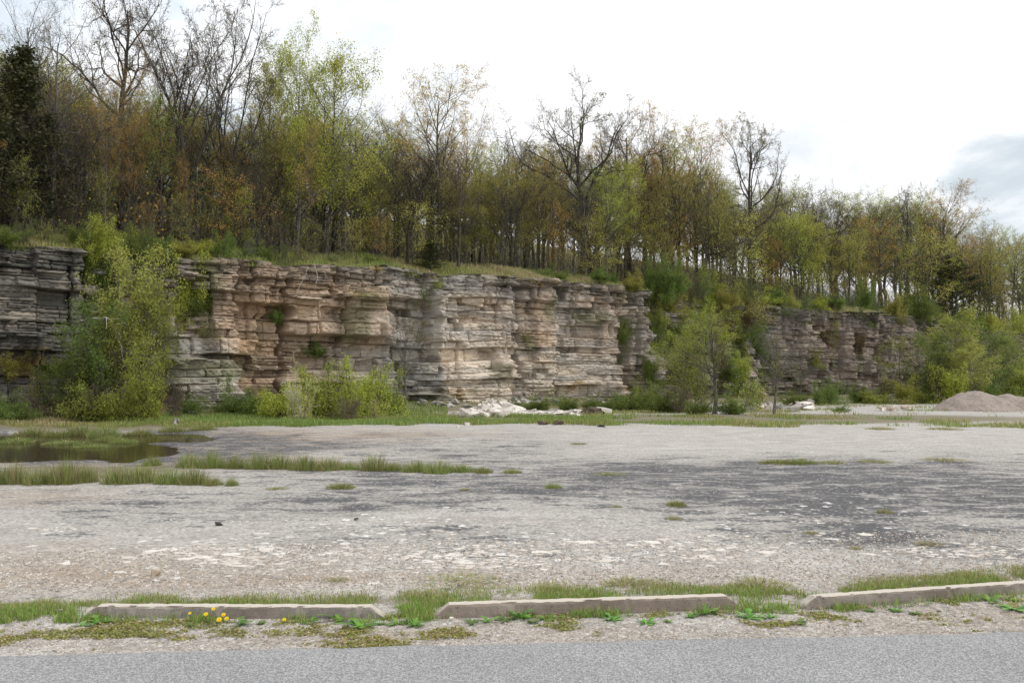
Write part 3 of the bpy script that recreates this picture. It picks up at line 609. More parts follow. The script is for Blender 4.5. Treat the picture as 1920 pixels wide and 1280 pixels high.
# the trees one can pick out against the sky
HERO = [
 (30, -60, 5, 'bare', 'bare_tree', 'slender leafless tree rising behind the dark evergreen at left', 230, {}),
 (22, 88, 3.5, 'cedar', 'evergreen_tree', 'dark brown-green evergreen at the left end above the grey cliff', 190, {}),
 (88, -10, 4, 'bare', 'bare_tree', 'tall thin leafless tree just right of the dark evergreen', 200, {}),
 (213, -70, 9, 'oak', 'bare_tree', 'tall bare tree forking into a wide fan against pale blue sky', 300, {}),
 (232, 130, 5, 'budding', 'budding_tree', 'orange-brown leafed tree under the wide bare fan of branches', 150, dict(leaf=L_ORANGE)),
 (292, 85, 8, 'budding', 'budding_tree', 'yellow-olive budding tree left of the tall many-stemmed dark tree', 150, dict(leaf=L_BRONZE)),
 (348, -50, 4, 'multi', 'bare_tree', 'tall dark leafless tree with many upright stems leaving the top of the photo', 230, dict(var=0)),
 (405, -20, 6, 'multi', 'bare_tree', 'dark leafless tree with curving limbs beside the bright leafy tree', 220, dict(var=1)),
 (556, 22, 4, 'lime', 'leafy_tree', 'tallest bright yellow-green leafy tree, highest crown left of centre', 150, dict(var=0)),
 (610, 88, 5, 'lime', 'leafy_tree', 'broad light green leafy tree touching the tallest green one', 200, dict(var=1)),
 (505, 110, 8, 'lime', 'leafy_tree', 'light green tree filling the left side of the tallest green crown', 150, dict(var=1, leaf=L_OLIVE)),
 (668, 165, 8, 'bare', 'bare_tree', 'purplish grey leafless tree right of the broad green crown', 220, {}),
 (728, 165, 10, 'bare', 'bare_tree', 'grey leafless round-topped tree between the green crown and the bronze tree', 170, {}),
 (820, 128, 7, 'budding', 'budding_tree', 'tall bronze-leafed tree standing highest in the middle of the woods', 210, dict(leaf=L_BRONZE, var=0)),
 (872, 185, 9, 'budding', 'budding_tree', 'bronze budding tree leaning against the right of the tallest bronze crown', 130, dict(leaf=L_BRONZE, var=1)),
 (900, 262, 6, 'slim', 'budding_tree', 'thin green budding tree in the dip of the skyline', 90, dict(leaf=L_OLIVE)),
 (965, 230, 9, 'bare', 'bare_tree', 'grey leafless tree left of the crooked oak', 190, {}),
 (1112, 148, 7, 'oak', 'bare_tree', 'crooked black-limbed oak spreading widest over the middle of the cliff', 320, dict(var=0, bark=BARK_DARK)),
 (1185, 200, 9, 'oak', 'bare_tree', 'dark twisted tree close to the right of the crooked oak', 200, dict(var=2)),
 (1248, 195, 9, 'budding', 'budding_tree', 'rusty budding tree with a domed top right of the crooked oak', 170, dict(leaf=L_BRONZE, var=2)),
 (1318, 225, 12, 'budding', 'budding_tree', 'orange-tinted budding tree left of the lone thick-trunked oak', 140, dict(leaf=L_ORANGE, var=0)),
 (1402, 212, 3.5, 'oak', 'bare_tree', 'bare oak with a thick straight grey trunk and round fan of limbs', 250, dict(var=1)),
 (1505, 335, 12, 'bare', 'bare_tree', 'low brownish leafless tree right of the thick-trunked oak', 160, {}),
 (1562, 340, 12, 'bare', 'bare_tree', 'thin leafless tree poking above the yellow-green trees', 90, {}),
 (1488, 395, 5, 'lime', 'leafy_tree', 'bright yellow-green leafy tree under the thick-trunked oak', 170, dict(leaf=L_LIME, var=0)),
 (1590, 440, 6, 'lime', 'leafy_tree', 'narrow yellow tree above the far purple-grey cliff', 90, dict(leaf=L_YEL, var=1)),
 (1640, 350, 8, 'budding', 'budding_tree', 'pale budding tree left of the two dark round-topped trees', 130, dict(leaf=L_LIME, var=1)),
 (1702, 345, 7, 'oak', 'bare_tree', 'dark forked tree, left one of the two round-topped trees at right', 150, dict(var=2)),
 (1775, 342, 7, 'budding', 'budding_tree', 'brown budding tree, right one of the two round-topped trees', 170, dict(leaf=L_BRONZE, var=2, bark=BARK_DARK)),
 (1852, 410, 10, 'bare', 'bare_tree', 'low leafless tree near the right edge of the woods', 110, {}),
 (1905, 425, 10, 'budding', 'budding_tree', 'yellow-green budding tree at the right edge of the photo', 120, dict(leaf=L_LIME)),
 (1790, 480, 4, 'cedar', 'evergreen_tree', 'dark green evergreen at the right end of the far cliff', 150, {}),
 (806, 452, 2.2, 'cedar', 'evergreen_tree', 'small dark bushy evergreen on the cliff edge near the middle', 60, {}),
 (775, 370, 3.0, 'slim', 'leafy_tree', 'small bright yellow-green tree beside the small dark evergreen', 110, dict(leaf=L_YEL)),
 (1120, 385, 3.0, 'slim', 'leafy_tree', 'small pale yellow leafed tree under the crooked oak', 110, dict(leaf=L_YEL)),
 (430, 320, 3.0, 'slim', 'leafy_tree', 'low orange-leafed tree with spreading branches above the brown overhang', 150, dict(leaf=L_ORANGE)),
 (680, 358, 4, 'slim', 'leafy_tree', 'small yellow-orange tree left of the bright yellow-green sapling', 90, dict(leaf=L_YEL)),
 (700, 375, 6, 'slim', 'leafy_tree', 'slender olive tree behind the grass near the cliff edge bend', 90, dict(leaf=L_OLIVE)),
 (940, 300, 5, 'lime', 'leafy_tree', 'mid green leafy tree left below the crooked oak', 150, dict(leaf=L_OLIVE, var=0)),
 (870, 330, 5, 'lime', 'leafy_tree', 'soft green leafy tree below the tallest bronze crown', 120, dict(leaf=L_OLIVE, var=1)),
 (1160, 290, 5, 'lime', 'leafy_tree', 'green leafed tree growing up against the trunk of the crooked oak', 110, dict(leaf=L_LIME, var=1)),
 (1265, 400, 5, 'slim', 'leafy_tree', 'olive brown leafed tree above the corner pillar of the cliff', 110, dict(leaf=L_BRONZE)),
]
for px, tp, w, key, nm, lab, wp, kw in HERO: top_tree(px, tp, w, key, nm, lab, wp, **kw)

# the rest of the woods
SKY = [(-330, 60), (-80, 90), (100, 100), (200, 170), (300, 150), (380, 190), (470, 200), (520, 190), (640, 220), (700, 235), (760, 235), (860, 255), (905, 300), (960, 275), (1040, 275), (1120, 280),
       (1200, 255), (1300, 265), (1380, 325), (1500, 355), (1580, 365), (1650, 365), (1750, 365), (1830, 415), (1990, 440)]
LAND = [(-400, -50, 'beyond the left frame edge'), (-50, 120, 'above the grey left wall end'), (120, 320, 'above the tree against the left wall'), (320, 470, 'above the reddish left rock'),
        (470, 640, 'above the dark overhang'), (640, 780, 'above the recessed grey corner'), (780, 940, 'above the pale buttress'), (940, 1060, 'above the cracked columns'),
        (1060, 1220, 'above the corner pillar'), (1220, 1400, 'above the overgrown slope'), (1400, 1560, 'above the far cliff\'s left half'),
        (1560, 1720, 'above the far cliff\'s right half'), (1720, 1960, 'above the far right thicket'), (1960, 2200, 'beyond the right frame edge')]
ORD = ['leftmost', 'second from left', 'third from left', 'fourth from left', 'fifth from left', 'sixth from left', 'seventh from left', 'eighth from left', 'ninth from left', 'tenth from left', 'eleventh from left', 'twelfth from left']
KINDS = [('bare', 'bare_tree', 'leafless grey tree', None, 5), ('multi', 'bare_tree', 'many-stemmed leafless tree', None, 1.3), ('oak', 'bare_tree', 'crooked leafless tree', None, 1.3),
         ('budding', 'budding_tree', 'olive budding tree', L_OLIVE, 3.5), ('budding', 'budding_tree', 'bronze budding tree', L_BRONZE, 2.3), ('budding', 'budding_tree', 'yellow-green budding tree', L_LIME, 2.3),
         ('slim', 'young_tree', 'slim olive sapling', L_OLIVE, 0)]
def forest():
    rng = random.Random(12); items = []
    for (w, step, hid) in ((2.4, 84, 3), (3.6, 44, 0), (6.5, 38, 0), (10, 37, 1), (15, 37, 1), (22, 40, 1), (32, 48, 1)):
        px = -330 + rng.uniform(0, 20)
        while px < 2060:
            pj = px + rng.uniform(-.35, .35) * step; wj = w + rng.uniform(-.15, .15) * w
            sky = -22 + np.interp(pj, [a for a, b in SKY], [b for a, b in SKY])
            near = hid == 3 or (hid == 0 and rng.random() < 0.15)
            if near:
                kd = (('slim', 'young_tree') + rng.choice([('slim olive sapling', L_OLIVE), ('slim olive sapling', L_OLIVE), ('slim yellow-green sapling', L_YEL), ('slim lime green sapling', L_LIME), ('slim bronze sapling', L_BRONZE), ('slim brown sapling', L_BROWN)]) + (1,))
                edge = np.interp(pj, [0, 500, 900, 1200, 1400, 1900], [440, 480, 500, 530, 560, 590]); tp = edge - rng.uniform(70, 190)
                if hid == 3 and 740 < pj < 1010: px += step; continue
            else:
                kd = rng.choices(KINDS, [k[4] for k in KINDS])[0]
                tp = sky + abs(rng.gauss(0, 45)) + (w < 8) * 35 + rng.uniform(-8, 25)
            items.append((pj, tp, wj, kd)); px += step * rng.uniform(.75, 1.3) * (.55 if hid == 3 and pj > 1180 else 1)
    items.sort(key=lambda i: i[0]); cnt = {}; rows = []
    for pj, tp, wj, kd in items:
        land = next((l for a, b, l in LAND if a <= pj < b), LAND[-1][2])
        dep = 'front-row' if wj < 7.5 else ('second-row' if wj < 24 else 'rearmost')
        k = (kd[2], land, dep); cnt[k] = cnt.get(k, 0) + 1; rows.append((pj, tp, wj, kd, k, cnt[k]))
    for pj, tp, wj, kd, k, i in rows:
        lab = f'{k[2]} {kd[2]} {k[1]}'
        if cnt[k] > 1: lab = f'{ORD[i - 1]} {lab}'
        Yd = sw(s_of(pj, wj), wj)[1]; hp = (9.5 + 1.2 - CH) / Yd * F; hpx = (HZ - tp - hp)
        e = top_tree(pj, tp, wj, kd[0], kd[1], lab, max(60, hpx * rng.uniform(.5, .72)), leaf=kd[3], group='saplings at the front of the woods' if kd[1] == 'young_tree' else 'trees of the woods on top of the quarry wall', bark=BARK_DARK if wj < 12 and rng.random() < .75 else None)
forest()

def undergrowth():
    rng = np.random.RandomState(8); n = 3500
    w = rng.uniform(3.0, 46, n); px = np.concatenate([rng.uniform(-330, 2060, n - 900), rng.uniform(1180, 2060, 900)]); keep = ~((px > 700) & (px < 1020) & (w < 4.5)); w, px = w[keep], px[keep]; n = len(w)
    s = s_of(px, w); x, y = sw(s, w); z = plateau_z(s, w)
    k = 5; b = np.repeat(np.stack([x, y, z], -1), k, 0); m = len(b)
    ch = np.zeros((m, 5, 3)); ch[:, 0] = b + rng.randn(m, 3) * [.35, .35, 0]; d = rng.randn(m, 3) * .35 + [0, 0, 1.2]
    L = rng.uniform(1.2, 5.6, m)
    for q in range(1, 5):
        d = d + rng.randn(m, 3) * .18; d /= np.linalg.norm(d, axis=1, keepdims=True); ch[:, q] = ch[:, q - 1] + d * (L / 4)[:, None]
    V, Fq = tubes(ch, np.linspace(.022, .008, 5)[None] * np.ones((m, 1)), 3)
    ti = rng.randint(0, m, 100000); tt = rng.uniform(.8, 3.99, len(ti)); i = tt.astype(int); f = (tt - i)[:, None]
    P = ch[ti, i] * (1 - f) + ch[ti, i + 1] * f
    P[:, 2] -= rng.rand(len(P)) * .5
    patch = vnoise2(P[:, 0], P[:, 1], 5, 4, 4) * .5 + .5
    LV, LF, LC = leaves(P, .13, rng, .28, patch * .7 + rng.rand(len(P)) * .3)
    mi = np.concatenate([np.zeros(len(Fq)), np.where(np.repeat(rng.rand(m) < .30, 1)[ti], 3, np.where(vnoise2(P[:, 0], P[:, 1], 6, 5, 5) > 0, 1, 2))])
    me = mesh_np('undergrowth', np.concatenate([V, LV]), [np.concatenate([Fq, LF + len(V)])], [BARK_GREY, L_OLIVE, L_BRONZE, L_GREEN], np.concatenate([np.full((len(V), 3), .5), LC]), mi)
    tag(link('undergrowth', me), 'thin stems and sparse young leaves filling the floor of the woods', kind='stuff')
undergrowth()

# shrubs: px of the base, ground row, row of the top, width in px
def foot(px, py):
    p = G(px, py); p.z = gz(p.x, p.y); return p
def low_plant(px, py, top, wpx, key, name, label, leaf=None, cat='shrub', group=None, p=None, **kw):
    if p is None: p = foot(px, py)
    h = AT(px, top, p.y).z - p.z
    p = p.copy(); p.z -= 0.05
    return plant(key, name, label, cat, p, h, wpx / F * p.y, leaf=leaf, group=group, **kw)
GW = 'shrubs and small trees along the foot of the wall'
for a in [
 (240, 789, 445, 165, 'bushy', 'leafy_tree', 'tall slender yellow-olive tree growing against the left wall', L_OLIVE, 'tree'),
 (282, 788, 500, 120, 'bushy', 'leafy_tree', 'olive leafed tree at the right side of the tall yellow-olive one', L_DEEP, 'tree'),
 (190, 791, 560, 150, 'bushy', 'leafy_tree', 'bright green leafy small tree low against the left wall', L_GREEN, 'tree'),
 (140, 790, 610, 130, 'shrub', 'green_shrub', 'bright green bushy shrub left of the tall yellow-olive tree', L_GREEN, 'shrub'),
 (215, 792, 700, 120, 'thin', 'brown_shrub', 'brown twiggy shrub at the water edge below the tall yellow-olive tree', L_BROWN, 'shrub'),
 (290, 790, 690, 120, 'thin', 'brown_shrub', 'rusty brown shrub beside the pale block of rock at left', L_BRONZE, 'shrub'),
 (150, 795, 715, 110, 'thin', 'brown_shrub', 'dark brown twiggy shrub left of the rusty brown one', L_BROWN, 'shrub'),
 (70, 794, 700, 120, 'thin', 'brown_shrub', 'dark twiggy shrub near the left edge above the water', L_BROWN, 'shrub'),
 (20, 796, 725, 100, 'shrub', 'green_shrub', 'dark green low shrub at the left edge behind the water', L_GREEN, 'shrub'),
 (110, 792, 690, 90, 'thin', 'green_shrub', 'small green shrub between brown twigs at left', L_GREEN, 'shrub'),
 (225, 790, 540, 130, 'bushy', 'leafy_tree', 'bushy yellow-green tree filling the left thicket', L_OLIVE, 'tree'),
 (130, 792, 640, 110, 'bushy', 'leafy_tree', 'low round green tree at the left of the left thicket', L_GREEN, 'tree'),
 (360, 783, 735, 80, 'shrub', 'green_shrub', 'low green shrub in front of the pale left rock block', L_GREEN, 'shrub'),
 (470, 784, 700, 110, 'shrub', 'green_shrub', 'green shrub at the left end of the long bushy row', L_GREEN, 'shrub'),
 (525, 786, 688, 120, 'shrub', 'green_shrub', 'yellow-green shrub behind the pale stemmed little tree', L_LIME, 'shrub'),
 (612, 785, 676, 140, 'shrub', 'green_shrub', 'olive shrub right of the pale stemmed little tree', L_DEEP, 'shrub'),
 (672, 783, 668, 140, 'shrub', 'green_shrub', 'tallest yellowish shrub of the long bushy row', L_LIME, 'shrub'),
 (645, 788, 712, 120, 'thin', 'brown_shrub', 'reddish brown twiggy shrub amid the long bushy row', L_BROWN, 'shrub'),
 (700, 787, 715, 90, 'thin', 'green_shrub', 'yellow-green twiggy shrub low before the bushy row', L_YEL, 'shrub'),
 (728, 779, 690, 90, 'shrub', 'green_shrub', 'olive shrub at the right end of the long bushy row', L_DEEP, 'shrub'),
 (565, 790, 700, 90, 'thin', 'green_shrub', 'low yellow-green shrub around the pale stemmed little tree', L_YEL, 'shrub'),
 (960, 771, 742, 70, 'shrub', 'green_shrub', 'low dark green shrub right behind the white rubble', L_GREEN, 'shrub'),
 (1010, 770, 738, 70, 'shrub', 'green_shrub', 'low green shrub below the cracked columns', L_GREEN, 'shrub'),
 (1062, 769, 728, 70, 'shrub', 'green_shrub', 'rounded green shrub below the beige wall', L_GREEN, 'shrub'),
 (1115, 768, 733, 70, 'shrub', 'green_shrub', 'green shrub behind the brown clod', L_GREEN, 'shrub'),
 (1180, 770, 708, 100, 'shrub', 'green_shrub', 'bright green shrub below the corner pillar', L_GREEN, 'shrub'),
 (1232, 772, 700, 90, 'shrub', 'green_shrub', 'dark green shrub right of the corner pillar foot', L_GREEN, 'shrub'),
 (1270, 773, 690, 90, 'thin', 'brown_shrub', 'brown twiggy shrub left of the grey-leafed tree', L_BROWN, 'shrub'),
 (1300, 770, 640, 120, 'thin', 'green_shrub', 'tall olive shrub behind the grey-leafed tree', L_DEEP, 'shrub'),
 (1340, 776, 572, 190, 'budding', 'leafy_tree', 'grey-olive leafed tree standing before the overgrown slope', L_DEEP, 'tree'),
 (1375, 776, 722, 80, 'shrub', 'green_shrub', 'grass green shrub at the foot of the grey-leafed tree', L_GREEN, 'shrub'),
 (1310, 777, 730, 70, 'shrub', 'green_shrub', 'small green shrub left of the grey-leafed tree trunk', L_GREEN, 'shrub'),
 (1415, 770, 690, 80, 'thin', 'green_shrub', 'yellowish thin shrub left of the dark leaning sapling', L_YEL, 'shrub'),
 (1452, 779, 600, 150, 'bare', 'bare_tree', 'dark leafless small tree standing before the far cliff', None, 'tree'),
 (1540, 759, 712, 70, 'shrub', 'green_shrub', 'bright green shrub below the far cliff, left one of three', L_GREEN, 'shrub'),
 (1560, 757, 705, 60, 'shrub', 'green_shrub', 'bright green shrub below the far cliff, middle one of three', L_GREEN, 'shrub'),
 (1575, 773, 752, 40, 'shrub', 'green_shrub', 'tiny green shrub standing alone among the stones', L_GREEN, 'shrub'),
 (1610, 756, 715, 70, 'shrub', 'green_shrub', 'bright green shrub below the far cliff, right one of three', L_GREEN, 'shrub'),
 (1655, 756, 690, 90, 'thin', 'brown_shrub', 'brown twiggy shrub at the foot of the far cliff', L_BROWN, 'shrub'),
 (1690, 756, 615, 110, 'slim', 'leafy_tree', 'sparse young tree leaning over the foot of the far cliff', L_DEEP, 'tree'),
 (1500, 757, 640, 90, 'bare', 'bare_tree', 'thin bare sapling close to the left part of the far cliff', None, 'tree'),
 (1735, 756, 700, 80, 'shrub', 'green_shrub', 'dark green shrub between the far cliff and the green thicket', L_GREEN, 'shrub'),
 (1765, 755, 640, 90, 'thin', 'brown_shrub', 'brown shadowy shrub under the dark evergreen', L_BROWN, 'shrub'),
 (1825, 757, 625, 110, 'bushy', 'leafy_tree', 'dense light green leafy tree left of the gravel mound', L_OLIVE, 'tree'),
 (1788, 757, 670, 100, 'shrub', 'green_shrub', 'light green tall shrub just left of the gravel mound', L_LIME, 'shrub'),
 (1868, 754, 600, 120, 'bushy', 'leafy_tree', 'dark green leafy tree behind the top of the gravel mound', L_GREEN, 'tree'),
 (1690, 758, 738, 70, 'thin', 'green_shrub', 'yellow-green low shrub spreading by the stones at right', L_YEL, 'shrub'),
 (1912, 752, 690, 70, 'bushy', 'leafy_tree', 'orange-yellow young tree behind the gravel mound at the edge', L_YEL, 'tree'),
 (60, 792, 650, 110, 'thin', 'green_shrub', 'tall olive thin shrub before the grey left wall', L_DEEP, 'shrub'),
 (265, 793, 640, 120, 'shrub', 'green_shrub', 'olive bush at the foot of the tall yellow-olive tree', L_DEEP, 'shrub'),
 (180, 794, 690, 130, 'shrub', 'green_shrub', 'dark olive bush in the middle of the left thicket', L_DEEP, 'shrub'),
 (320, 788, 660, 80, 'thin', 'brown_shrub', 'brown twigs at the right side of the left thicket', L_BROWN, 'shrub'),
 (570, 783, 690, 110, 'shrub', 'green_shrub', 'yellow-green bush right behind the pale stemmed little tree', L_LIME, 'shrub'),
 (435, 782, 720, 70, 'shrub', 'green_shrub', 'low green bush closing the left end of the long bushy row', L_GREEN, 'shrub'),
 (985, 769, 748, 60, 'thin', 'green_shrub', 'thin green shrub between two low ones behind the rubble', L_GREEN, 'shrub'),
 (1140, 769, 742, 60, 'shrub', 'green_shrub', 'low green shrub right behind the white block', L_GREEN, 'shrub'),
 (1205, 768, 725, 80, 'shrub', 'green_shrub', 'green shrub in front of the cleft by the corner pillar', L_LIME, 'shrub'),
 (1260, 772, 728, 90, 'shrub', 'green_shrub', 'low green shrub left of the grey-leafed tree foot', L_GREEN, 'shrub'),
 (1282, 768, 600, 120, 'bushy', 'leafy_tree', 'olive small tree left of the grey-leafed tree', L_DEEP, 'tree'),
 (1395, 772, 660, 110, 'thin', 'green_shrub', 'tall thin lime shrub right of the grey-leafed tree', L_LIME, 'shrub'),
 (1490, 760, 720, 90, 'shrub', 'green_shrub', 'green shrub behind the broken slabs', L_GREEN, 'shrub'),
 (1640, 757, 725, 70, 'shrub', 'green_shrub', 'low dark shrub at the foot of the far cliff', L_DEEP, 'shrub'),
 (1700, 757, 700, 90, 'shrub', 'green_shrub', 'dark olive bush at the right foot of the far cliff', L_DEEP, 'shrub'),
 (1740, 756, 620, 110, 'bushy', 'leafy_tree', 'dark green tree closing the right end of the far cliff', L_GREEN, 'tree'),
 (1785, 755, 570, 130, 'bushy', 'leafy_tree', 'tall green tree under the dark evergreen', L_DEEP, 'tree'),
 (1850, 755, 690, 110, 'shrub', 'green_shrub', 'green bush directly behind the gravel mound', L_GREEN, 'shrub'),
 (1895, 752, 640, 110, 'shrub', 'green_shrub', 'olive bush behind the right hump of the mound', L_DEEP, 'shrub'),
 (1925, 748, 590, 130, 'bushy', 'leafy_tree', 'olive leafy tree cut by the right edge of the photo', L_DEEP, 'tree'),
]:
    low_plant(*a[:7], leaf=a[7], cat=a[8], group=GW)
for e, key in PLANTED[-60:]:
    pass
low_plant(568, 789, 655, 120, 'thin', 'leafy_tree', 'little tree with pale stem and yellow leaf tufts before the bushes', leaf=L_YEL, cat='tree', bark=BARK_PALE)
low_plant(762, 777, 575, 130, 'bare', 'bare_tree', 'thin bare sapling standing against the recessed grey wall', cat='tree')
for i, (px, py, top, wp, k, lf, lab) in enumerate([
 (352, 580, 468, 110, 'shrub', L_LIME, 'pale green blossoming bush hanging on the upper left wall'),
 (372, 590, 520, 80, 'shrub', L_GREEN, 'green bush hanging just under the pale blossoming one'),
 (205, 560, 440, 120, 'shrub', L_GREEN, 'dark green bush spilling over the wall top at left'),
 (170, 520, 430, 100, 'shrub', L_GREEN, 'green bush on the wall top left of the dark spilling one'),
 (380, 640, 590, 70, 'thin', L_OLIVE, 'olive tuft growing on the ledge over the pale left block'),
 (410, 560, 535, 40, 'thin', L_LIME, 'tiny pale green tuft right of the hanging blossoming bush'),
 (612, 600, 560, 40, 'thin', L_GREEN, 'thin green tuft on the face of the brown wall'),
 (590, 665, 625, 60, 'shrub', L_GREEN, 'green plant in the shade under the brown ledge'),
 (520, 600, 570, 40, 'shrub', L_GREEN, 'dark plant inside the black hollow of the wall'),
 (795, 570, 515, 60, 'thin', L_GREEN, 'green plant trailing in the recess left of the pale buttress'),
 (825, 545, 510, 50, 'thin', L_LIME, 'light green plant near the wall top above the recess'),
 (770, 640, 560, 90, 'thin', L_OLIVE, 'olive twiggy plant rooted in the recessed grey wall'),
 (860, 575, 540, 50, 'thin', L_OLIVE, 'olive plant on the wall above the pale buttress'),
 (1165, 640, 575, 50, 'shrub', L_GREEN, 'dark green plant in the cleft left of the corner pillar'),
 (1160, 690, 640, 40, 'thin', L_GREEN, 'green plant low in the cleft left of the corner pillar'),
 (985, 640, 615, 40, 'thin', L_OLIVE, 'small olive tuft on the middle of the beige wall'),
 (1055, 530, 505, 50, 'shrub', L_GREEN, 'green shrub on the edge above the cracked columns'),
 (1130, 525, 495, 50, 'shrub', L_GREEN, 'green shrub on the edge right of the cracked columns'),
 (1520, 640, 560, 70, 'thin', L_LIME, 'lime plant hanging in the left part of the far cliff'),
 (1560, 640, 570, 60, 'thin', L_OLIVE, 'olive plant growing in the middle of the far cliff'),
 (1625, 620, 575, 50, 'shrub', L_GREEN, 'bright green tuft near the top of the far cliff'),
 (1480, 600, 560, 50, 'thin', L_GREEN, 'green tuft near the upper left of the far cliff'),
 (1600, 700, 640, 60, 'thin', L_BROWN, 'brown twigs clinging low on the far cliff'),
 (30, 700, 655, 90, 'shrub', L_OLIVE, 'mossy olive plant on the ledge at the left edge'),
 (90, 700, 650, 70, 'shrub', L_GREEN, 'green plant on the ledge below the grey left rock'),
]):
    p = on_wall(px, py, -0.15); low_plant(px, py, top, wp, k, 'wall_plant', lab, leaf=lf, p=p, group='plants rooted in the rock face')
def far_wall_plants():
    rng = random.Random(17); rows = []
    for r, py in enumerate((600, 640, 685)):
        for px in range(1425, 1720, 37): rows.append((px + rng.uniform(-12, 12), py + rng.uniform(-12, 12), r))
    cnt = {}
    for px, py, r in rows:
        lf = rng.choice([L_GREEN, L_DEEP, L_BROWN, L_OLIVE]); nm = {'leaf_green': 'green', 'leaf_olive': 'yellowish', 'leaf_deep_olive': 'olive', 'leaf_brown': 'brown'}[lf.name]
        cnt[r] = cnt.get(r, 0) + 1; p = on_wall(px, py, -.1)
        low_plant(px, py, py - rng.uniform(22, 50), rng.uniform(25, 55), rng.choice(['thin', 'shrub', 'thin']), 'wall_plant', f'{nm} tuft on the far cliff, {ORD[cnt[r] - 1]} in its {["upper", "middle", "lower"][r]} row', leaf=lf, p=p, group='tufts on the far cliff')
far_wall_plants()
def slope_plants():
    rng = random.Random(3)
    rows = []
    for r, py in enumerate((575, 610, 645, 680, 715, 745)):
        for c, px in enumerate(range(1228, 1420, 27)):
            rows.append((px + rng.uniform(-9, 9), py + rng.uniform(-10, 10), r, c))
    R = ['topmost', 'second', 'third', 'fourth', 'fifth', 'lowest']; O = ORD
    for px, py, r, c in rows:
        lf = rng.choice([L_GREEN, L_GREEN, L_OLIVE, L_LIME, L_BROWN, L_OLIVE])
        nm = {'leaf_green': 'green', 'leaf_olive': 'olive', 'leaf_lime': 'lime', 'leaf_brown': 'brown'}[lf.name]
        p = on_wall(px, py, -.2)
        low_plant(px, py, py - rng.uniform(45, 75), rng.uniform(55, 80), rng.choice(['shrub', 'thin', 'shrub']), 'slope_shrub',
                  f'{nm} shrub on the overgrown slope, {O[c]} in the {R[r]} row', leaf=lf, p=p, group='shrubs covering the overgrown slope')
slope_plants()
def edge_shrubs():
    rng = random.Random(9); n = {}
    L = [(x, rng.uniform(395, 425), rng.uniform(60, 100)) for x in range(10, 300, 34)] + [(x, rng.uniform(425, 450), rng.uniform(50, 90)) for x in range(300, 600, 38)] + \
        [(x, rng.uniform(470, 485), rng.uniform(40, 70)) for x in (625, 660, 700)] + [(x, rng.uniform(490, 508), rng.uniform(30, 60)) for x in (1020, 1050, 1150, 1190)] + \
        [(x, rng.uniform(470, 510), rng.uniform(60, 100)) for x in range(1225, 1420, 32)] + [(x, rng.uniform(520, 550), rng.uniform(45, 80)) for x in range(1425, 1760, 28)] + \
        [(x, rng.uniform(560, 590), rng.uniform(60, 90)) for x in range(1760, 1960, 32)]
    for i, (px, top, wp) in enumerate(L):
        w = rng.uniform(.5, 2.2); s = s_of(px, w); x, y = sw(s, w); z = float(plateau_z(np.array([s]), np.array([w]))[0])
        lf = rng.choice([L_GREEN, L_GREEN, L_LIME, L_OLIVE, L_GREEN]); nm = {'leaf_green': 'green', 'leaf_olive': 'olive', 'leaf_lime': 'light green'}[lf.name]
        land = next((l for a, b, l in LAND if a <= px < b), LAND[-1][2]); k = (nm, land); n[k] = n.get(k, 0) + 1
        low_plant(px, 0, top, wp, rng.choice(['shrub', 'shrub', 'thin']), 'edge_shrub', f'{ORD[n[k] - 1]} {nm} edge shrub {land}', leaf=lf, p=Vector((x, y, z)), group='shrubs on the edge of the wall')
edge_shrubs()
p = on_wall(1350, 600, 0.2); low_plant(1352, 0, 525, 70, 'thin', 'leafy_tree', 'bright yellow leafed spray standing over the overgrown slope', leaf=L_YEL, cat='tree', p=p)
p = on_wall(1400, 610, 0.3); low_plant(1398, 0, 545, 90, 'thin', 'leafy_tree', 'bright yellow leafed branchy tree at the left end of the far cliff', leaf=L_YEL, cat='tree', p=p)

# ------------------------------------------------------------------ grass
def blades(P, H, Wd, rng, lean=.35):
    n = len(P); a = rng.rand(n) * 6.283; l = np.abs(rng.randn(n)) * lean
    d = np.stack([np.cos(a), np.sin(a), 0 * a], -1); sd_ = np.stack([-np.sin(a), np.cos(a), 0 * a], -1)
    b = rng.rand(n)[:, None] * 2 - 1; sd_ = sd_ * .8 + np.array([1., 0, 0]) * .2 * np.sign(b)
    up = np.array([0, 0, 1.]); H = H[:, None]; Wd = Wd[:, None]; l = l[:, None]
    m = P + up * H * .55 + d * H * l * .25; t = P + up * H * (1 - .25 * np.minimum(l, 1)) + d * H * l * .9
    V = np.stack([P - sd_ * Wd, P + sd_ * Wd, m + sd_ * Wd * .75, m - sd_ * Wd * .75, t], 1).reshape(-1, 3)
    i = np.arange(n)[:, None] * 5
    return V, i + np.array([[0, 1, 2, 3]]), i + np.array([[3, 2, 4]])
def grass_obj(name, P, H, Wd, rng, mats, label, tintf=None, parent=None, lean=.35, mat_pick=None, kind='stuff'):
    V, q, t = blades(P, H, Wd, rng, lean); n = len(P)
    c = np.stack([tintf if tintf is not None else rng.rand(n), rng.rand(n), rng.rand(n)], 1); c = np.repeat(c, 5, 0)
    mp = mat_pick if mat_pick is not None else rng.randint(0, len(mats), n)
    me = mesh_np(name, V, [q, t], mats, c, np.concatenate([mp, mp]))
    o = link(name, me, parent)
    if kind: tag(o, label, kind=kind)
    return o
def gpts(px, py):
    y_ = []; c, s = math.cos(TILT), math.sin(TILT)
    X = (px - 960) / F; Yv = (640 - py) / F; dx, dy, dz = X, c - Yv * s, s + Yv * c
    t = -CH / dz; x, y = dx * t, dy * t
    return np.stack([x, y, ground_h(x, y)], -1)
STRAW = mat_leaf('straw', (0.30, 0.23, 0.13), (0.45, 0.37, 0.22), 0.2)
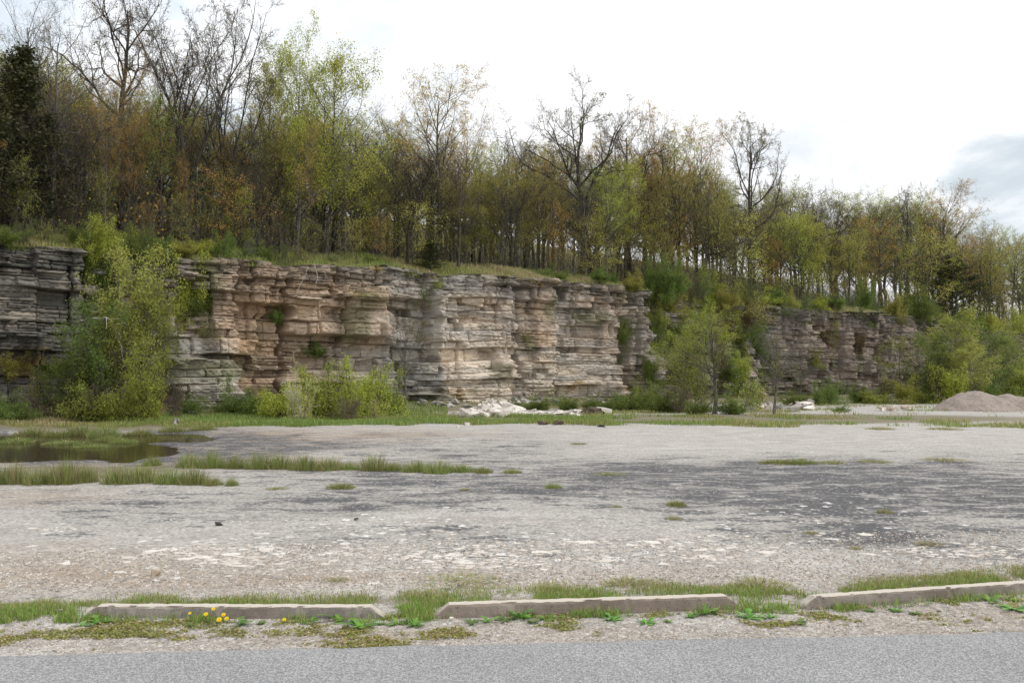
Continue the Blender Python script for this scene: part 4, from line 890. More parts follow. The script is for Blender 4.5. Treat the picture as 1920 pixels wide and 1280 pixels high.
def meadow():
    rng = np.random.RandomState(2)
    # strip at the foot of the wall
    n = 190000; px = rng.uniform(-40, 1960, n)
    lo = np.interp(px, [-40, 330, 450, 860, 1150, 1400, 1960], [801, 799, 800, 795, 797, 800, 803]) + 2.5 * vnoise(px, 8, 40)
    hi = np.interp(px, [-40, 400, 850, 1150, 1400, 1960], [780, 770, 761, 755, 750, 747])
    py = hi + (lo - hi) * rng.rand(n)
    P = gpts(px, py); W = (P[:, 0] - P0[0]) * NB[0] + (P[:, 1] - P0[1]) * NB[1]
    den = fbm2(P[:, 0], P[:, 1], 61, 2.2, 3) + .35 + 0.5 * (px < 1150) - .6 * (px > 1500) * (py > 765) - .32 * (px > 1150) + .6 * np.exp(-((py - lo + 4) / 3.) ** 2)
    keep = (den > rng.uniform(-.1, .5, n)) & (W < 0.5) & (puddle_mask(px, py) < .45) & ~((px > 840) & (px < 1090) & (py < 781) & (py > 768))
    P = P[keep]; n = len(P); H = rng.uniform(.07, .30, n) * (0.8 + .5 * vnoise2(P[:, 0], P[:, 1], 62, 1.3, 1.3)); Wd = .007 + P[:, 1] * .00013 + 0 * H
    g = vnoise2(P[:, 0], P[:, 1], 63, 3, 3) + rng.randn(n) * .3
    mp = np.where(g > .15, 0, np.where(g > -.55, 1, 2))
    grass_obj('grass', P, H, Wd, rng, [GRASS_G, GRASS_O, STRAW], 'green and olive grass strip along the foot of the wall', mat_pick=mp)
    # near verge round the bumpers
    n = 150000; px = rng.uniform(-30, 1950, n)
    y0 = np.interp(px, [-30, 200, 500, 820, 1150, 1400, 1500, 1950], [1128, 1110, 1108, 1098, 1078, 1082, 1095, 1052])
    y1 = np.interp(px, [-30, 150, 722, 820, 1390, 1510, 1950], [1170, 1168, 1172, 1168, 1150, 1152, 1120])
    py = y0 + (y1 - y0) * rng.rand(n)
    P = gpts(px, py)
    dens = np.interp(px, [-30, 140, 200, 700, 770, 830, 1100, 1380, 1450, 1540, 1950], [.35, .40, .30, .40, .85, .40, .35, .55, .95, .85, 1.0])
    f = (py - y0) / (y1 - y0); dens = dens * smooth(0, .5, f) + .02
    pxj = px; px = px + rng.randn(n) * 9
    base = np.interp(px, [140, 722, 723, 813, 1392, 1393, 1508, 1950], [1159, 1161, 1400, 1161, 1142, 1400, 1144, 1112]); base = np.where((px < 140) | ((px > 1392) & (px < 1508)) | ((px > 722) & (px < 813)), 1400, base)
    front = py > base - 2; dens = np.where(front, .05 + .35 * (vnoise(px, 12, 45) > .2), dens); dens = np.where((py > base - 22) & ~front, 0, dens * 1.9)
    px = pxj
    keep = (dens * (1.0 + 1.5 * fbm2(P[:, 0], P[:, 1], 64, .30, 3))) > rng.rand(n) * 1.05; P, px, f = P[keep], px[keep], f[keep]; n = len(P)
    H = rng.uniform(.012, .070, n) * rng.uniform(.45, 1, n) * (.6 + .6 * smooth(0, .6, f)) * np.interp(px, [-30, 750, 1400, 1950], [1, 1.1, 1.15, 1.25]); Wd = rng.uniform(.0016, .0032, n)
    g = rng.rand(n); ol = .45 * (1 - smooth(.2, .7, f)) + .25
    mp = np.where(g < ol * .4, 2, np.where(g < ol + .1, 1, 0))
    grass_obj('verge_grass', P, H, Wd, rng, [GRASS_F, GRASS_O, STRAW], 'short green grass growing round the concrete bumpers', mat_pick=mp, lean=.5)
    # brown-green moss and litter on the gravel shoulder
    n = 150000; px = rng.uniform(-30, 1950, n); sh = np.interp(px, [-30, 960, 1950], [0, -8, -42])
    py = 1160 + sh + rng.rand(n) * 62; P = gpts(px, py)
    d = fbm2(P[:, 0] * .6, P[:, 1], 66, .22, 4) + .25 * vnoise2(P[:, 0], P[:, 1], 67, 1.2, .12)
    band = np.exp(-((py - 1192 - sh) / 9) ** 2) * .5 + np.exp(-((py - 1168 - sh) / 9) ** 2) * .45 + .12 * (px < 700) * np.exp(-((py - 1195) / 16) ** 2)
    keep = (d + band) > .58 + .95 * rng.rand(n); P = P[keep]; n = len(P); P[:, 2] += rng.rand(n) * .012
    V, Fq, c = leaves(P, .019, rng, .003, rng.rand(n), flat=.6)
    mi = np.where(vnoise2(P[:, 0], P[:, 1], 68, .3, .15) + rng.randn(n) * .35 > .1, 0, 1 + (rng.rand(n) < .5))
    tag(link('ground_cover', mesh_np('ground_cover', V, [Fq], [GRASS_O, STRAW, L_DEEP], c, mi)), 'olive and brown moss scraps on the gravel shoulder of the road', kind='stuff')
    # edge of the wall
    n = 70000; px = rng.uniform(-40, 1960, n); w = rng.uniform(-.1, 5, n) ** 1; s = s_of(px, w); x, y = sw(s, w); z = plateau_z(s, w)
    i = np.clip(np.searchsorted(CS, s), 0, len(CS) - 1); e = CD[i, -1]
    x = x - NB[0] * e * (1 - w / 6); y = y - NB[1] * e * (1 - w / 6)
    P = np.stack([x, y, z - .05 - .3 * (w < .15)], -1); H = rng.uniform(.08, .38, n); Wd = .010 + y * .00013
    g = vnoise(s, 65, 3) + rng.randn(n) * .4; mp = np.where(g > .3, 0, np.where(g > -.6, 1, 2))
    grass_obj('edge_grass', P, H, Wd, rng, [GRASS_G, GRASS_O, STRAW], 'pale olive grass along the top edge of the wall', mat_pick=mp)
meadow()
def tussock_mesh(seed, n=900, r=.30, h=.34, mats=(GRASS_G, GRASS_O, STRAW), frac=(.55, .3)):
    rng = np.random.RandomState(seed); a = rng.rand(n) * 6.283; q = rng.rand(n) ** .6 * r
    P = np.stack([np.cos(a) * q, np.sin(a) * q, 0 * a - .01], -1); H = h * rng.uniform(.2, 1.15, n) * (1 - .72 * (q / r) ** 2)
    V, qd, t = blades(P, H, np.full(n, .0042), rng, .5)
    V = V.reshape(n, 5, 3); out = (P[:, :2] / r)[:, None, :] * (V[:, :, 2:3] - P[:, None, 2:3]) * .6; V[:, :, :2] += out; V = V.reshape(-1, 3)
    c = np.repeat(np.stack([rng.rand(n), rng.rand(n), rng.rand(n)], 1), 5, 0); g = rng.rand(n)
    mp = np.where(g < frac[0], 0, np.where(g < sum(frac), 1, 2))
    return mesh_np('grass_tussock', V, [qd, t], list(mats), c, np.concatenate([mp, mp]))
TM = [tussock_mesh(i, frac=(.48 + .06 * i, .22)) for i in range(4)]; TO = [tussock_mesh(10 + i, 500, frac=(.12, .55)) for i in range(2)]
NUM0 = ORD
FRONT = [(-25, 905, 70, 40), (25, 903, 70, 38), (75, 905, 60, 30), (122, 905, 75, 46), (165, 902, 50, 30), (222, 906, 70, 32), (268, 905, 70, 34), (318, 908, 70, 30), (362, 909, 60, 34), (400, 910, 40, 16), (434, 911, 26, 16)]
BACK = [(285, 872, 40, 18), (355, 876, 60, 26), (398, 876, 60, 30), (440, 877, 55, 24), (484, 879, 60, 30), (522, 879, 55, 28), (570, 880, 60, 28), (617, 881, 60, 24), (655, 881, 40, 14), (700, 882, 66, 28), (738, 882, 50, 16),
        (780, 884, 60, 20), (822, 886, 66, 22), (862, 884, 60, 14), (905, 886, 50, 10)]
for lst, grp, lab in ((FRONT, 'grass tussocks of the front row before the water', 'green grass tussock of the front row left of the bare floor'), (BACK, 'grass tussocks of the back row', 'green grass tussock of the long back row')):
    for i, (px, py, wp, hp) in enumerate(lst):
        p = foot(px, py); o = link('grass_tussock', RNG.choice(TM)); o.location = p; o.rotation_euler.z = RNG.uniform(0, 6)
        sx = wp * 1.12 / F * p.y / .72; o.scale = (sx, sx * .8, hp * 1.45 / F * p.y / .34)
        o.data = o.data
        tag(o, f'{(ORD + ["thirteenth from left", "fourteenth from left", "fifteenth from left"])[i]} {lab}', 'grass tussock', grp)
for i, (px, py, wp, hp) in enumerate([(30, 826, 60, 10), (62, 811, 60, 14), (105, 814, 50, 12), (150, 812, 60, 20), (196, 815, 60, 22), (232, 826, 50, 8), (118, 828, 70, 7), (170, 834, 60, 6), (262, 812, 50, 12), (325, 808, 50, 12), (380, 806, 50, 10), (205, 822, 50, 9)]):
    p = foot(px, py); p.z = max(p.z, -.07); o = link('sedge_tuft', RNG.choice(TM)); o.location = p; sx = wp * 1.2 / F * p.y / .72; o.scale = (sx, sx, hp * 1.5 / F * p.y / .34)
    tag(o, f'{NUM0[i]} sedge tuft standing at the far side of the brown water', 'sedge', 'sedge tufts in and behind the water')
for px, py, wp, hp, ol, lab in [(638, 918, 50, 12, 0, 'small green tuft alone on grey floor below the back tussock row'), (1037, 916, 32, 10, 0, 'small green tuft alone near the middle of the floor'),
 (1268, 950, 36, 12, 0, 'small green tuft alone on the dark floor right of the middle'), (1660, 963, 30, 10, 1, 'olive tuft alone on the darkest part of the floor'), (1263, 976, 34, 6, 1, 'flat olive patch just below the lone green tuft'),
 (1155, 956, 22, 5, 1, 'tiny olive tuft left of the lone green tuft'), (1455, 869, 60, 10, 0, 'green patch, left half of the long one at the right'), (1500, 869, 60, 12, 0, 'green patch, right half of the long one at the right'),
 (1562, 869, 45, 8, 1, 'olive patch right of the long green one'), (1640, 868, 60, 5, 1, 'low olive streak far right of the long green patch'), (1770, 865, 80, 6, 1, 'olive streak near the right edge on the dark floor'),
 (960, 886, 36, 8, 0, 'small tuft with a yellow flower at the end of the back row'), (872, 920, 20, 5, 1, 'tiny olive tuft between the two lone green tufts'), (1145, 889, 60, 4, 1, 'thin olive streak right of the yellow-flowered tuft'),
 (520, 917, 40, 5, 1, 'thin olive streak left of the small green tuft'), (1740, 1018, 50, 6, 1, 'brown olive tuft on the floor at right'), (1605, 1025, 26, 5, 1, 'small brownish tuft left of the brown olive one'),
 (1520, 998, 30, 6, 1, 'faint olive tuft below the dark floor'), (1430, 1100, 110, 18, 1, 'olive tussock behind the gap beside the right bumper'), (1025, 1106, 60, 14, 1, 'olive tussock behind the middle bumper'),
 (630, 1088, 44, 6, 1, 'flat olive tuft behind the left bumper end'), (860, 1092, 150, 8, 1, 'long low olive tuft behind the gap between bumpers'), (1180, 1095, 100, 14, 1, 'olive tuft behind the right part of the middle bumper'), (1650, 806, 50, 6, 1, 'low olive tuft on the pale floor before the stones'), (1085, 832, 30, 4, 1, 'tiny tuft on the pale floor before the white rubble'), (1770, 805, 60, 5, 1, 'low olive streak on the pale floor before the mound')]:
    p = foot(px, py); o = link('grass_tuft', RNG.choice(TO if ol else TM)); o.location = p; o.rotation_euler.z = RNG.uniform(0, 6)
    sx = wp * 1.25 / F * p.y / .72; o.scale = (sx, sx, hp * 1.2 / F * p.y / .34); tag(o, lab, 'grass tuft', 'lone tufts on the quarry floor')

# ------------------------------------------------------------------ concrete bumpers
def mat_concrete():
    m, nt, b = new_mat('old_concrete')
    co = N(nt, 'ShaderNodeTexCoord').outputs['Object']; r = N(nt, 'ShaderNodeObjectInfo').outputs['Random']
    n1 = noise_(nt, co, 3.0, 6, .7); n2 = noise_(nt, co, 28.0, 5, .75); n3 = noise_(nt, co, 110.0, 3, .7)
    c = mixc(nt, sstep(nt, n1, .35, .65), (0.20, 0.18, 0.16), (0.33, 0.30, 0.265))
    c = mixc(nt, math_(nt, 'MULTIPLY', r, .5), c, (0.26, 0.19, 0.15))
    c = mixc(nt, math_(nt, 'MULTIPLY', sstep(nt, n2, .54, .68), .7), c, (0.09, 0.08, 0.07))
    c = mixc(nt, math_(nt, 'MULTIPLY', sstep(nt, noise_(nt, co, 1.3, 5, .6), .5, .62), .5), c, (0.15, 0.115, 0.09))
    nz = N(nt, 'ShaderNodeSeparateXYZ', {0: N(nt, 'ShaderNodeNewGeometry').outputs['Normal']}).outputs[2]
    c = mixc(nt, math_(nt, 'MULTIPLY', sstep(nt, nz, .6, .95), .85), c, (0.60, 0.55, 0.47))  # upward faces painted paler, imitating light falling on the bumper tops
    v = math_(nt, 'MULTIPLY_ADD', n3, .7, .65); c = mixc(nt, 1.0, c, N(nt, 'ShaderNodeCombineColor', {0: v, 1: v, 2: v}).outputs[0], 'MULTIPLY')
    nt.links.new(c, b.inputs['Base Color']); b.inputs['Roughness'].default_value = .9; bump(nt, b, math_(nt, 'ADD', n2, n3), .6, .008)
    return m
CONC = mat_concrete()
def bumper(A, B, label, seed, H=.125, inL=.11, inR=.11, chipz=()):
    """A, B ground points of the front foot; the bar runs between them, sloped at both ends"""
    d = (B - A); L = d.length; d.normalize(); rng = np.random.RandomState(seed)
    sec = [(-.003, -.03), (0, 0), (.004, .3), (.012, .82), (.020, .96), (.036, 1.0), (.085, 1.0), (.10, .97), (.112, .8), (.122, .3), (.126, 0), (.13, -.03)]
    nx = int(L / .012); xs = np.linspace(0, L, nx); V = []
    for x in xs:
        e = min(smooth(0, inL, x), smooth(0, inR, L - x)); e = min(1, min(x / inL, (L - x) / inR)); e = .12 + .88 * min(1, e) ** .9
        for k, (y, z) in enumerate(sec):
            edge = 1 if k in (3, 4, 7, 8) else 0
            chip = (max(0, vnoise(x, seed + 3, .07) - .45) * .030 + max(0, vnoise(x, seed + 8, .45) - .72) * .03) * edge
            zz = (z * H * e if z > 0 else z * H * 1.5) - chip; yy = y * 1.0 + .004 * float(vnoise(x + k * 3, seed, .09)) + (chip if k < 6 else -chip)
            V.append((x, yy, zz + .0025 * float(vnoise(x * 1.3 + k * 5, seed + 1, .05))))
    k = len(sec); idx = np.arange(nx * k).reshape(nx, k)
    Fq = np.stack([idx[:-1, :-1], idx[1:, :-1], idx[1:, 1:], idx[:-1, 1:]], -1).reshape(-1, 4)
    caps = np.array([idx[0][::-1], idx[-1]])
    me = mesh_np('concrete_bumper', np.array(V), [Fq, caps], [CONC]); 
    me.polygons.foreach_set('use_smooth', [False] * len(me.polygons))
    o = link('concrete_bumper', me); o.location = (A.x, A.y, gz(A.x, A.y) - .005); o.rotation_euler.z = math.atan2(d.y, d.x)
    tag(o, label, 'bumper', 'concrete parking bumpers along the verge'); return o
bumper(G(150, 1159), G(722, 1161), 'brownish concrete parking bumper at left, behind the yellow dandelions', 5, .088)
bumper(G(813, 1161), G(1392, 1142), 'grey concrete parking bumper in the middle with a chipped top edge', 9, .100)
bumper(G(1508, 1144), G(2090, 1102), 'reddish stained concrete parking bumper running out at the right', 14, .092)

# ------------------------------------------------------------------ stones
def mat_stone(name, c0, c1, sc=3.0):
    m, nt, b = new_mat(name)
    co = N(nt, 'ShaderNodeNewGeometry').outputs['Position']; r = N(nt, 'ShaderNodeObjectInfo').outputs['Random']
    n1 = noise_(nt, co, sc, 6, .7); n2 = noise_(nt, co, sc * 9, 4, .7)
    c = mixc(nt, sstep(nt, n1, .35, .65), c0, c1); v = math_(nt, 'ADD', math_(nt, 'MULTIPLY_ADD', n2, .5, .55), math_(nt, 'MULTIPLY', r, .35))
    c = mixc(nt, 1.0, c, N(nt, 'ShaderNodeCombineColor', {0: v, 1: v, 2: v}).outputs[0], 'MULTIPLY')
    nt.links.new(c, b.inputs['Base Color']); b.inputs['Roughness'].default_value = .9; bump(nt, b, n2, .5, .02); return m
S_WHITE = mat_stone('fresh_limestone', (.58, .52, .46), (.78, .74, .69)); S_GREY = mat_stone('grey_limestone', (.28, .26, .24), (.42, .40, .37)); S_TAN = mat_stone('tan_stone', (.42, .33, .25), (.55, .46, .37))
S_EARTH = mat_stone('clod_earth', (.06, .045, .03), (.15, .115, .08)); S_ASPH = mat_stone('old_asphalt_lump', (.05, .045, .04), (.11, .10, .09))
def stone_mesh(seed, mat, n=16):
    rng = random.Random(seed); bm = bmesh.new()
    for _ in range(n): bm.verts.new((rng.uniform(-.5, .5) * (1 if rng.random() < .6 else .8), rng.uniform(-.5, .5), rng.choice((-.5, .5)) * rng.uniform(.7, 1)))
    r = bmesh.ops.convex_hull(bm, input=bm.verts); bmesh.ops.delete(bm, geom=[v for v in r['geom_interior'] if isinstance(v, bmesh.types.BMVert)], context='VERTS')
    bmesh.ops.bevel(bm, geom=list(bm.edges), offset=.03, segments=1, affect='EDGES')
    me = bpy.data.meshes.new('stone'); bm.to_mesh(me); bm.free(); me.materials.append(mat); return me
STN = [stone_mesh(i, S_WHITE) for i in range(7)]
def stone(p, dims, label, group=None, mat=None, rot=None, name='stone_slab', cat='stone', seed=None):
    o = link(name, STN[(seed if seed is not None else RNG.randrange(99)) % 7]); o.location = p; o.scale = dims
    o.rotation_euler = rot if rot else (RNG.uniform(-.25, .25), RNG.uniform(-.25, .25), RNG.uniform(0, 6.28))
    if mat: o.material_slots[0].link = 'OBJECT'; o.material_slots[0].material = mat
    return tag(o, label, cat, group)
def rubble():
    rng = random.Random(21)
    heap = [(848, 776), (862, 774)]
    for i in range(120):
        px = rng.triangular(838, 1000, 925); t = rng.random(); py = 783 - 9 * t; hump = 22 * math.exp(-((px - 935) / 45) ** 2)
        p = foot(px, py); z = p.z + rng.random() * hump / F * p.y * t; L = rng.uniform(.2, 1.0)
        stone(Vector((p.x, p.y, z + .05)), (L, L * rng.uniform(.4, .9), L * rng.uniform(.18, .42)), 'white limestone slab in the long rubble heap below the pale buttress', 'white stones of the long rubble heap', rot=(rng.uniform(-.4, .4), rng.uniform(-.4, .4), rng.uniform(0, 6)))
    for i in range(44):
        px = rng.uniform(1000, 1094); py = rng.uniform(775, 783); p = foot(px, py); L = rng.uniform(.15, .65)
        stone(Vector((p.x, p.y, p.z + .05 + rng.random() * .12)), (L, L * .6, L * rng.uniform(.2, .4)), 'white limestone slab in the low row right of the long rubble heap', 'white stones of the low rubble row')
    for a in [((1132, 776), (1.0, .6, .45), 'white block alone right of the brown clod', S_WHITE), ((1078, 772), (.9, .4, .18), 'flat grey slab on top of the low rubble row', S_GREY), ((962, 764), (.5, .4, .45), 'upright grey block behind the rubble heap', S_GREY),
              ((940, 768), (1.5, .5, .2), 'long tilted grey slab on top of the rubble heap', S_GREY), ((875, 798), (.28, .22, .17), 'rounded pale stone alone on the floor below the rubble heap', S_WHITE), ((858, 801), (.2, .14, .1), 'small white stone left of the rounded pale one', S_WHITE),
              ((1018, 797), (.5, .35, .16), 'dark lump on the floor edge, left of two', S_EARTH), ((1047, 797), (.45, .35, .2), 'dark lump on the floor edge, right of two', S_EARTH)]:
        p = foot(*a[0]); stone(Vector((p.x, p.y, p.z + a[1][2] * .35)), a[1], a[2], mat=a[3], rot=(.1, -.15 if 'tilted' in a[2] else .1, .3), name='stone_block' if 'block' in a[2] else 'stone_slab')
    # broken slabs before the far cliff
    for i in range(34):
        px = rng.uniform(1405, 1530); py = rng.uniform(757, 773); p = foot(px, py); L = rng.uniform(.3, 1.3)
        stone(Vector((p.x, p.y, p.z + .1 + .25 * rng.random())), (L, L * .6, L * rng.uniform(.15, .35)), 'broken slab in the heap round the dark leafless small tree', 'broken slabs heaped before the far cliff', mat=rng.choice([S_GREY, S_WHITE, S_TAN, S_GREY]), rot=(rng.uniform(-.6, .6), rng.uniform(-.6, .6), rng.uniform(0, 6)))
    for a in [((1512, 766), (1.5, .8, .18), 'large pale slab tilted against the broken heap', S_WHITE, (.35, .25, .3)), ((1428, 752), (1.5, .6, .2), 'long pale slab leaning high on the broken heap', S_WHITE, (.15, .35, .2)), ((1422, 768), (1.1, .5, .3), 'pale block low at the left of the broken heap', S_WHITE, (.2, .2, .4))]:
        p = foot(*a[0]); stone(Vector((p.x, p.y, p.z + .35)), a[1], a[2], mat=a[3], rot=a[4])
    for i in range(22):
        px = rng.gauss(1678, 20); py = rng.uniform(767, 772); p = foot(px, py); L = rng.uniform(.12, .5)
        stone(Vector((p.x, p.y, p.z + .08 + .1 * rng.random())), (L, L * .7, L * .5), 'pinkish white stone in the small pile left of the mound', 'stones of the small pile left of the mound', mat=rng.choice([S_WHITE, S_TAN]), name='small_stone')
    p = foot(292, 1077); stone(p + Vector((0, 0, .02)), (.09, .07, .07), 'beige stone alone on the sandy floor behind the left bumper', mat=S_TAN, name='small_stone', rot=(.2, .1, .5))
    p = foot(1184, 1143); stone(Vector((p.x, p.y - .03, .03)), (.055, .04, .065), 'white pebble leaning on the middle bumper', mat=S_WHITE, name='pebble', rot=(.2, .5, .5))
    p = foot(1150, 1158); p = foot(845, 1163); stone(Vector((p.x, p.y, .012)), (.05, .035, .03), 'pale pebble at the left foot of the middle bumper', mat=S_WHITE, name='pebble')
    p = foot(110, 1150); stone(Vector((p.x, p.y, .015)), (.09, .05, .03), 'pale stone in the grass left of the left bumper', mat=S_WHITE, name='pebble')
    for px, py, s_, lab in [(413, 985, .09, 'dark asphalt lump on the floor left of the middle'), (668, 976, .05, 'small dark chip right of the dark lump'), (1128, 800, .28, 'dark driftwood-like lump on the pale floor edge')]:
        p = foot(px, py); stone(Vector((p.x, p.y, p.z + .02)), (s_ * 1.6, s_, s_ * .45), lab, mat=S_ASPH, name='asphalt_lump', cat='lump')
def talus():
    rng = random.Random(31)
    for lo, hi, n_, mt, lab in ((430, 740, 8, S_TAN, 'tan fallen block behind the long bushy row'), (745, 840, 14, S_GREY, 'grey fallen block at the foot of the recessed grey corner'), (840, 940, 16, S_WHITE, 'pale fallen block on the heap against the pale buttress'),
                               (945, 1150, 16, S_GREY, 'grey fallen block along the foot of the beige wall')):
        for i in range(n_):
            s_ = s_of(rng.uniform(lo, hi)); x, y = sw(s_, -rng.uniform(1.2, 3.4)); L = rng.uniform(.2, .95)
            stone(Vector((x, y, gz(x, y) + L * .12)), (L, L * rng.uniform(.5, .9), L * rng.uniform(.3, .6)), lab, 'fallen blocks at the foot of the ' + lab.split(' the ')[-1], mat=mt, rot=(rng.uniform(-.5, .5), rng.uniform(-.5, .5), rng.uniform(0, 6)), name='fallen_block')
talus()
rubble()
def clod():
    bm = bmesh.new(); bmesh.ops.create_icosphere(bm, subdivisions=4, radius=1)
    for v in bm.verts:
        n_ = mn.fractal(v.co * 2.5, 1, 2, 4); v.co *= 1 + .25 * n_; v.co.z = max(v.co.z, -.1) * .5; v.co.x *= .62; v.co.y *= .5; v.co.z *= .75
    me = bpy.data.meshes.new('earth_clod'); bm.to_mesh(me); bm.free(); me.materials.append(S_EARTH)
    o = link('earth_clod', me); o.location = foot(1113, 777); tag(o, 'brown uprooted clod of earth right of the white rubble', 'clod')
clod()
def mound():
    n = 170; xs = np.linspace(-6, 8, n); ys = np.linspace(-3.2, 3.2, 90); X, Y = np.meshgrid(xs, ys, indexing='ij')
    def cone(cx, cy, h, r): 
        d = np.hypot((X - cx), (Y - cy) * 1.15) / r; return h * np.clip(1 - d ** 1.75, 0, 1)
    Z = np.maximum(cone(-.1, 0, 1.28, 2.6), cone(2.0, .3, .98, 2.6)); Z = np.maximum(Z, cone(-1.3, -.2, .62, 1.7)); Z = np.maximum(Z, cone(3.6, .3, .8, 2.4))
    Z = Z + .10 * fbm2(X, Y, 81, .9, 5) * (Z > .02) * smooth(0, .5, Z) - .22 * np.exp(-((X - .3) / .35) ** 2 - ((Y + 1.3) / .5) ** 2) - .25 * np.exp(-((X - 1.75) / .3) ** 2 - ((Y + 1.1) / .5) ** 2) + .03 * fbm2(X, Y, 83, .2, 3) * (Z > .05) - .06
    idx = np.arange(X.size).reshape(X.shape); Fq = np.stack([idx[:-1, :-1], idx[1:, :-1], idx[1:, 1:], idx[:-1, 1:]], -1).reshape(-1, 4)
    m = mat_stone('crushed_gravel', (.26, .215, .185), (.36, .31, .275), 5.0)
    me = mesh_np('gravel_mound', np.stack([X, Y, Z], -1).reshape(-1, 3), [Fq], [m], smooth=True)
    o = link('gravel_mound', me); p = foot(1862, 771); o.location = (p.x, p.y + 1.6, p.z); tag(o, 'grey-pink rounded gravel mound at the right edge', 'mound')
mound()
def branchy(name, pts, r, mat, label, cat='branch'):
    ch = np.array([[tuple(p) for p in pts]], float); P = ch.shape[1]; t = np.linspace(0, P - 1, P * 4); i = np.clip(t.astype(int), 0, P - 2); f = (t - i)[:, None]
    c2 = (ch[0, i] * (1 - f) + ch[0, i + 1] * f)[None]; rng = np.random.RandomState(len(label)); c2[0, 1:-1] += rng.randn(c2.shape[1] - 2, 3) * r * .4
    V, Fq = tubes(c2, np.linspace(r, r * .35, c2.shape[1])[None], 7)
    o2, R2, _ = sprout(c2, np.linspace(r, r * .35, c2.shape[1])[None], np.array([np.linalg.norm(ch[0, -1] - ch[0, 0])]), 5, .3, 1, 40, 12, .3, 6, .15, 0, rng, rmin=r * .2)
    V2, F2 = tubes(o2, R2, 5)
    o = link(name, mesh_np(name, np.concatenate([V, V2]), [np.concatenate([Fq, F2 + len(V)])], [mat], smooth=True)); tag(o, label, cat); return o
a, b_ = foot(318, 783), foot(370, 784); branchy('fallen_log', [a + Vector((0, 0, .15)), (a + b_) / 2 + Vector((0, 0, .22)), b_ + Vector((0, 0, .05))], .07, BARK_GREY, 'grey fallen log lying in the grass below the pale left block', 'log')
a = foot(332, 799); branchy('tree_stump', [a, a + Vector((-.05, 0, .18)), a + Vector((-.1, .05, .3))], .12, BARK_PALE, 'short pale broken stump at the water edge', 'stump')
a = foot(1395, 798); branchy('dead_branch', [a + Vector((0, 0, .05)), a + Vector((.25, 0, .12)), a + Vector((.6, -.1, .04))], .04, BARK_DARK, 'dark dead branch on the pale floor below the grey-leafed tree')
Yb = foot(215, 790).y - 1.0
branchy('bleached_branch', [AT(150, 600, Yb), AT(172, 597, Yb), AT(200, 596, Yb), AT(208, 600, Yb), AT(222, 632, Yb + .5), AT(236, 690, Yb + .8)], .045, BARK_PALE, 'bleached white dead branch arching across the tree against the left wall')
Yr = sw(s_of(580), 0)[1] - 1.6
for i, q in enumerate([[(578, 500), (573, 515), (560, 540), (556, 552)], [(590, 498), (596, 520), (588, 548)], [(604, 500), (612, 518), (607, 530)]]):
    branchy('hanging_root', [AT(x, y, Yr) for x, y in q], .025, BARK_PALE, f'{["left", "middle", "right"][i]} one of the pale roots hanging over the edge of the brown wall', 'root')

# ------------------------------------------------------------------ dandelions and broad-leaved weeds by the bumpers
def simple_mat(name, c, r=.6):
    m, nt, b = new_mat(name); b.inputs['Base Color'].default_value = (*c, 1); b.inputs['Roughness'].default_value = r
    co = N(nt, 'ShaderNodeTexCoord').outputs['Object']; n_ = noise_(nt, co, 60, 2); k = math_(nt, 'MULTIPLY_ADD', n_, .5, .75)
    nt.links.new(mixc(nt, 1.0, c, N(nt, 'ShaderNodeCombineColor', {0: k, 1: k, 2: k}).outputs[0], 'MULTIPLY'), b.inputs['Base Color']); return m
PETAL = simple_mat('dandelion_yellow', (.85, .64, .02)); STEM = simple_mat('flower_stem', (.16, .22, .06))
def dandelion_parts():
    V, Fq, n = [], [], 0; rng = random.Random(5)
    for ring, (cnt, L, up) in enumerate(((26, .022, .15), (22, .017, .5), (16, .012, .9), (10, .007, 1.5))):
        for i in range(cnt):
            a = 6.283 * i / cnt + ring * .3 + rng.uniform(-.08, .08); d = Vector((math.cos(a), math.sin(a), up)).normalized(); s_ = Vector((-math.sin(a), math.cos(a), 0)) * .0022
            o = Vector((0, 0, .001 * ring)); m_ = o + d * L * .6; t = o + d * L
            V += [o - s_ * .5, o + s_ * .5, m_ + s_, m_ - s_, t + s_ * .8, t - s_ * .8]; Fq += [(n, n + 1, n + 2, n + 3), (n + 3, n + 2, n + 4, n + 5)]; n += 6
    return mesh_np('flower_head', np.array([tuple(v) for v in V]), [np.array(Fq)], [PETAL])
FH = dandelion_parts()
def stem_mesh(h):
    ch = np.array([[[0, 0, 0], [.002, .001, h * .5], [0, 0, h]]]); V, Fq = tubes(ch, np.full((1, 3), .0018), 6); return mesh_np('stem', V, [Fq], [STEM], smooth=True)
for px, py, h, lab in [(356, 1149, .06, 'leftmost and smallest of the yellow dandelions before the left bumper'), (386, 1151, .065, 'yellow dandelion second from left before the left bumper'), (400, 1141, .085, 'highest yellow dandelion, touching the top of the left bumper'),
                       (411, 1161, .045, 'lowest and largest yellow dandelion of the cluster'), (419, 1152, .06, 'yellow dandelion above the rightmost one'), (425, 1159, .045, 'rightmost yellow dandelion of the cluster'), (533, 1161, .03, 'single yellow dandelion right of the cluster')]:
    Yd = G(px, py + h * 262).y; g = AT(px, py, Yd); e = empty('dandelion', (g.x, g.y, gz(g.x, g.y)), RNG.uniform(0, 6)); hh = max(.02, g.z - gz(g.x, g.y))
    tag(e, lab, 'flower', 'dandelions before the left bumper'); link('stem', stem_mesh(hh), e)
    f = link('flower_head', FH, e, (0, 0, hh)); f.rotation_euler = (math.radians(40), 0, -e.rotation_euler.z); f.scale = (.5,) * 3 if 'smallest' in lab else ((.85,) * 3 if 'largest' in lab else (RNG.uniform(.6, .75),) * 3)
LEAF_W = mat_leaf('weed_green', (.07, .20, .03), (.19, .34, .06), .3)
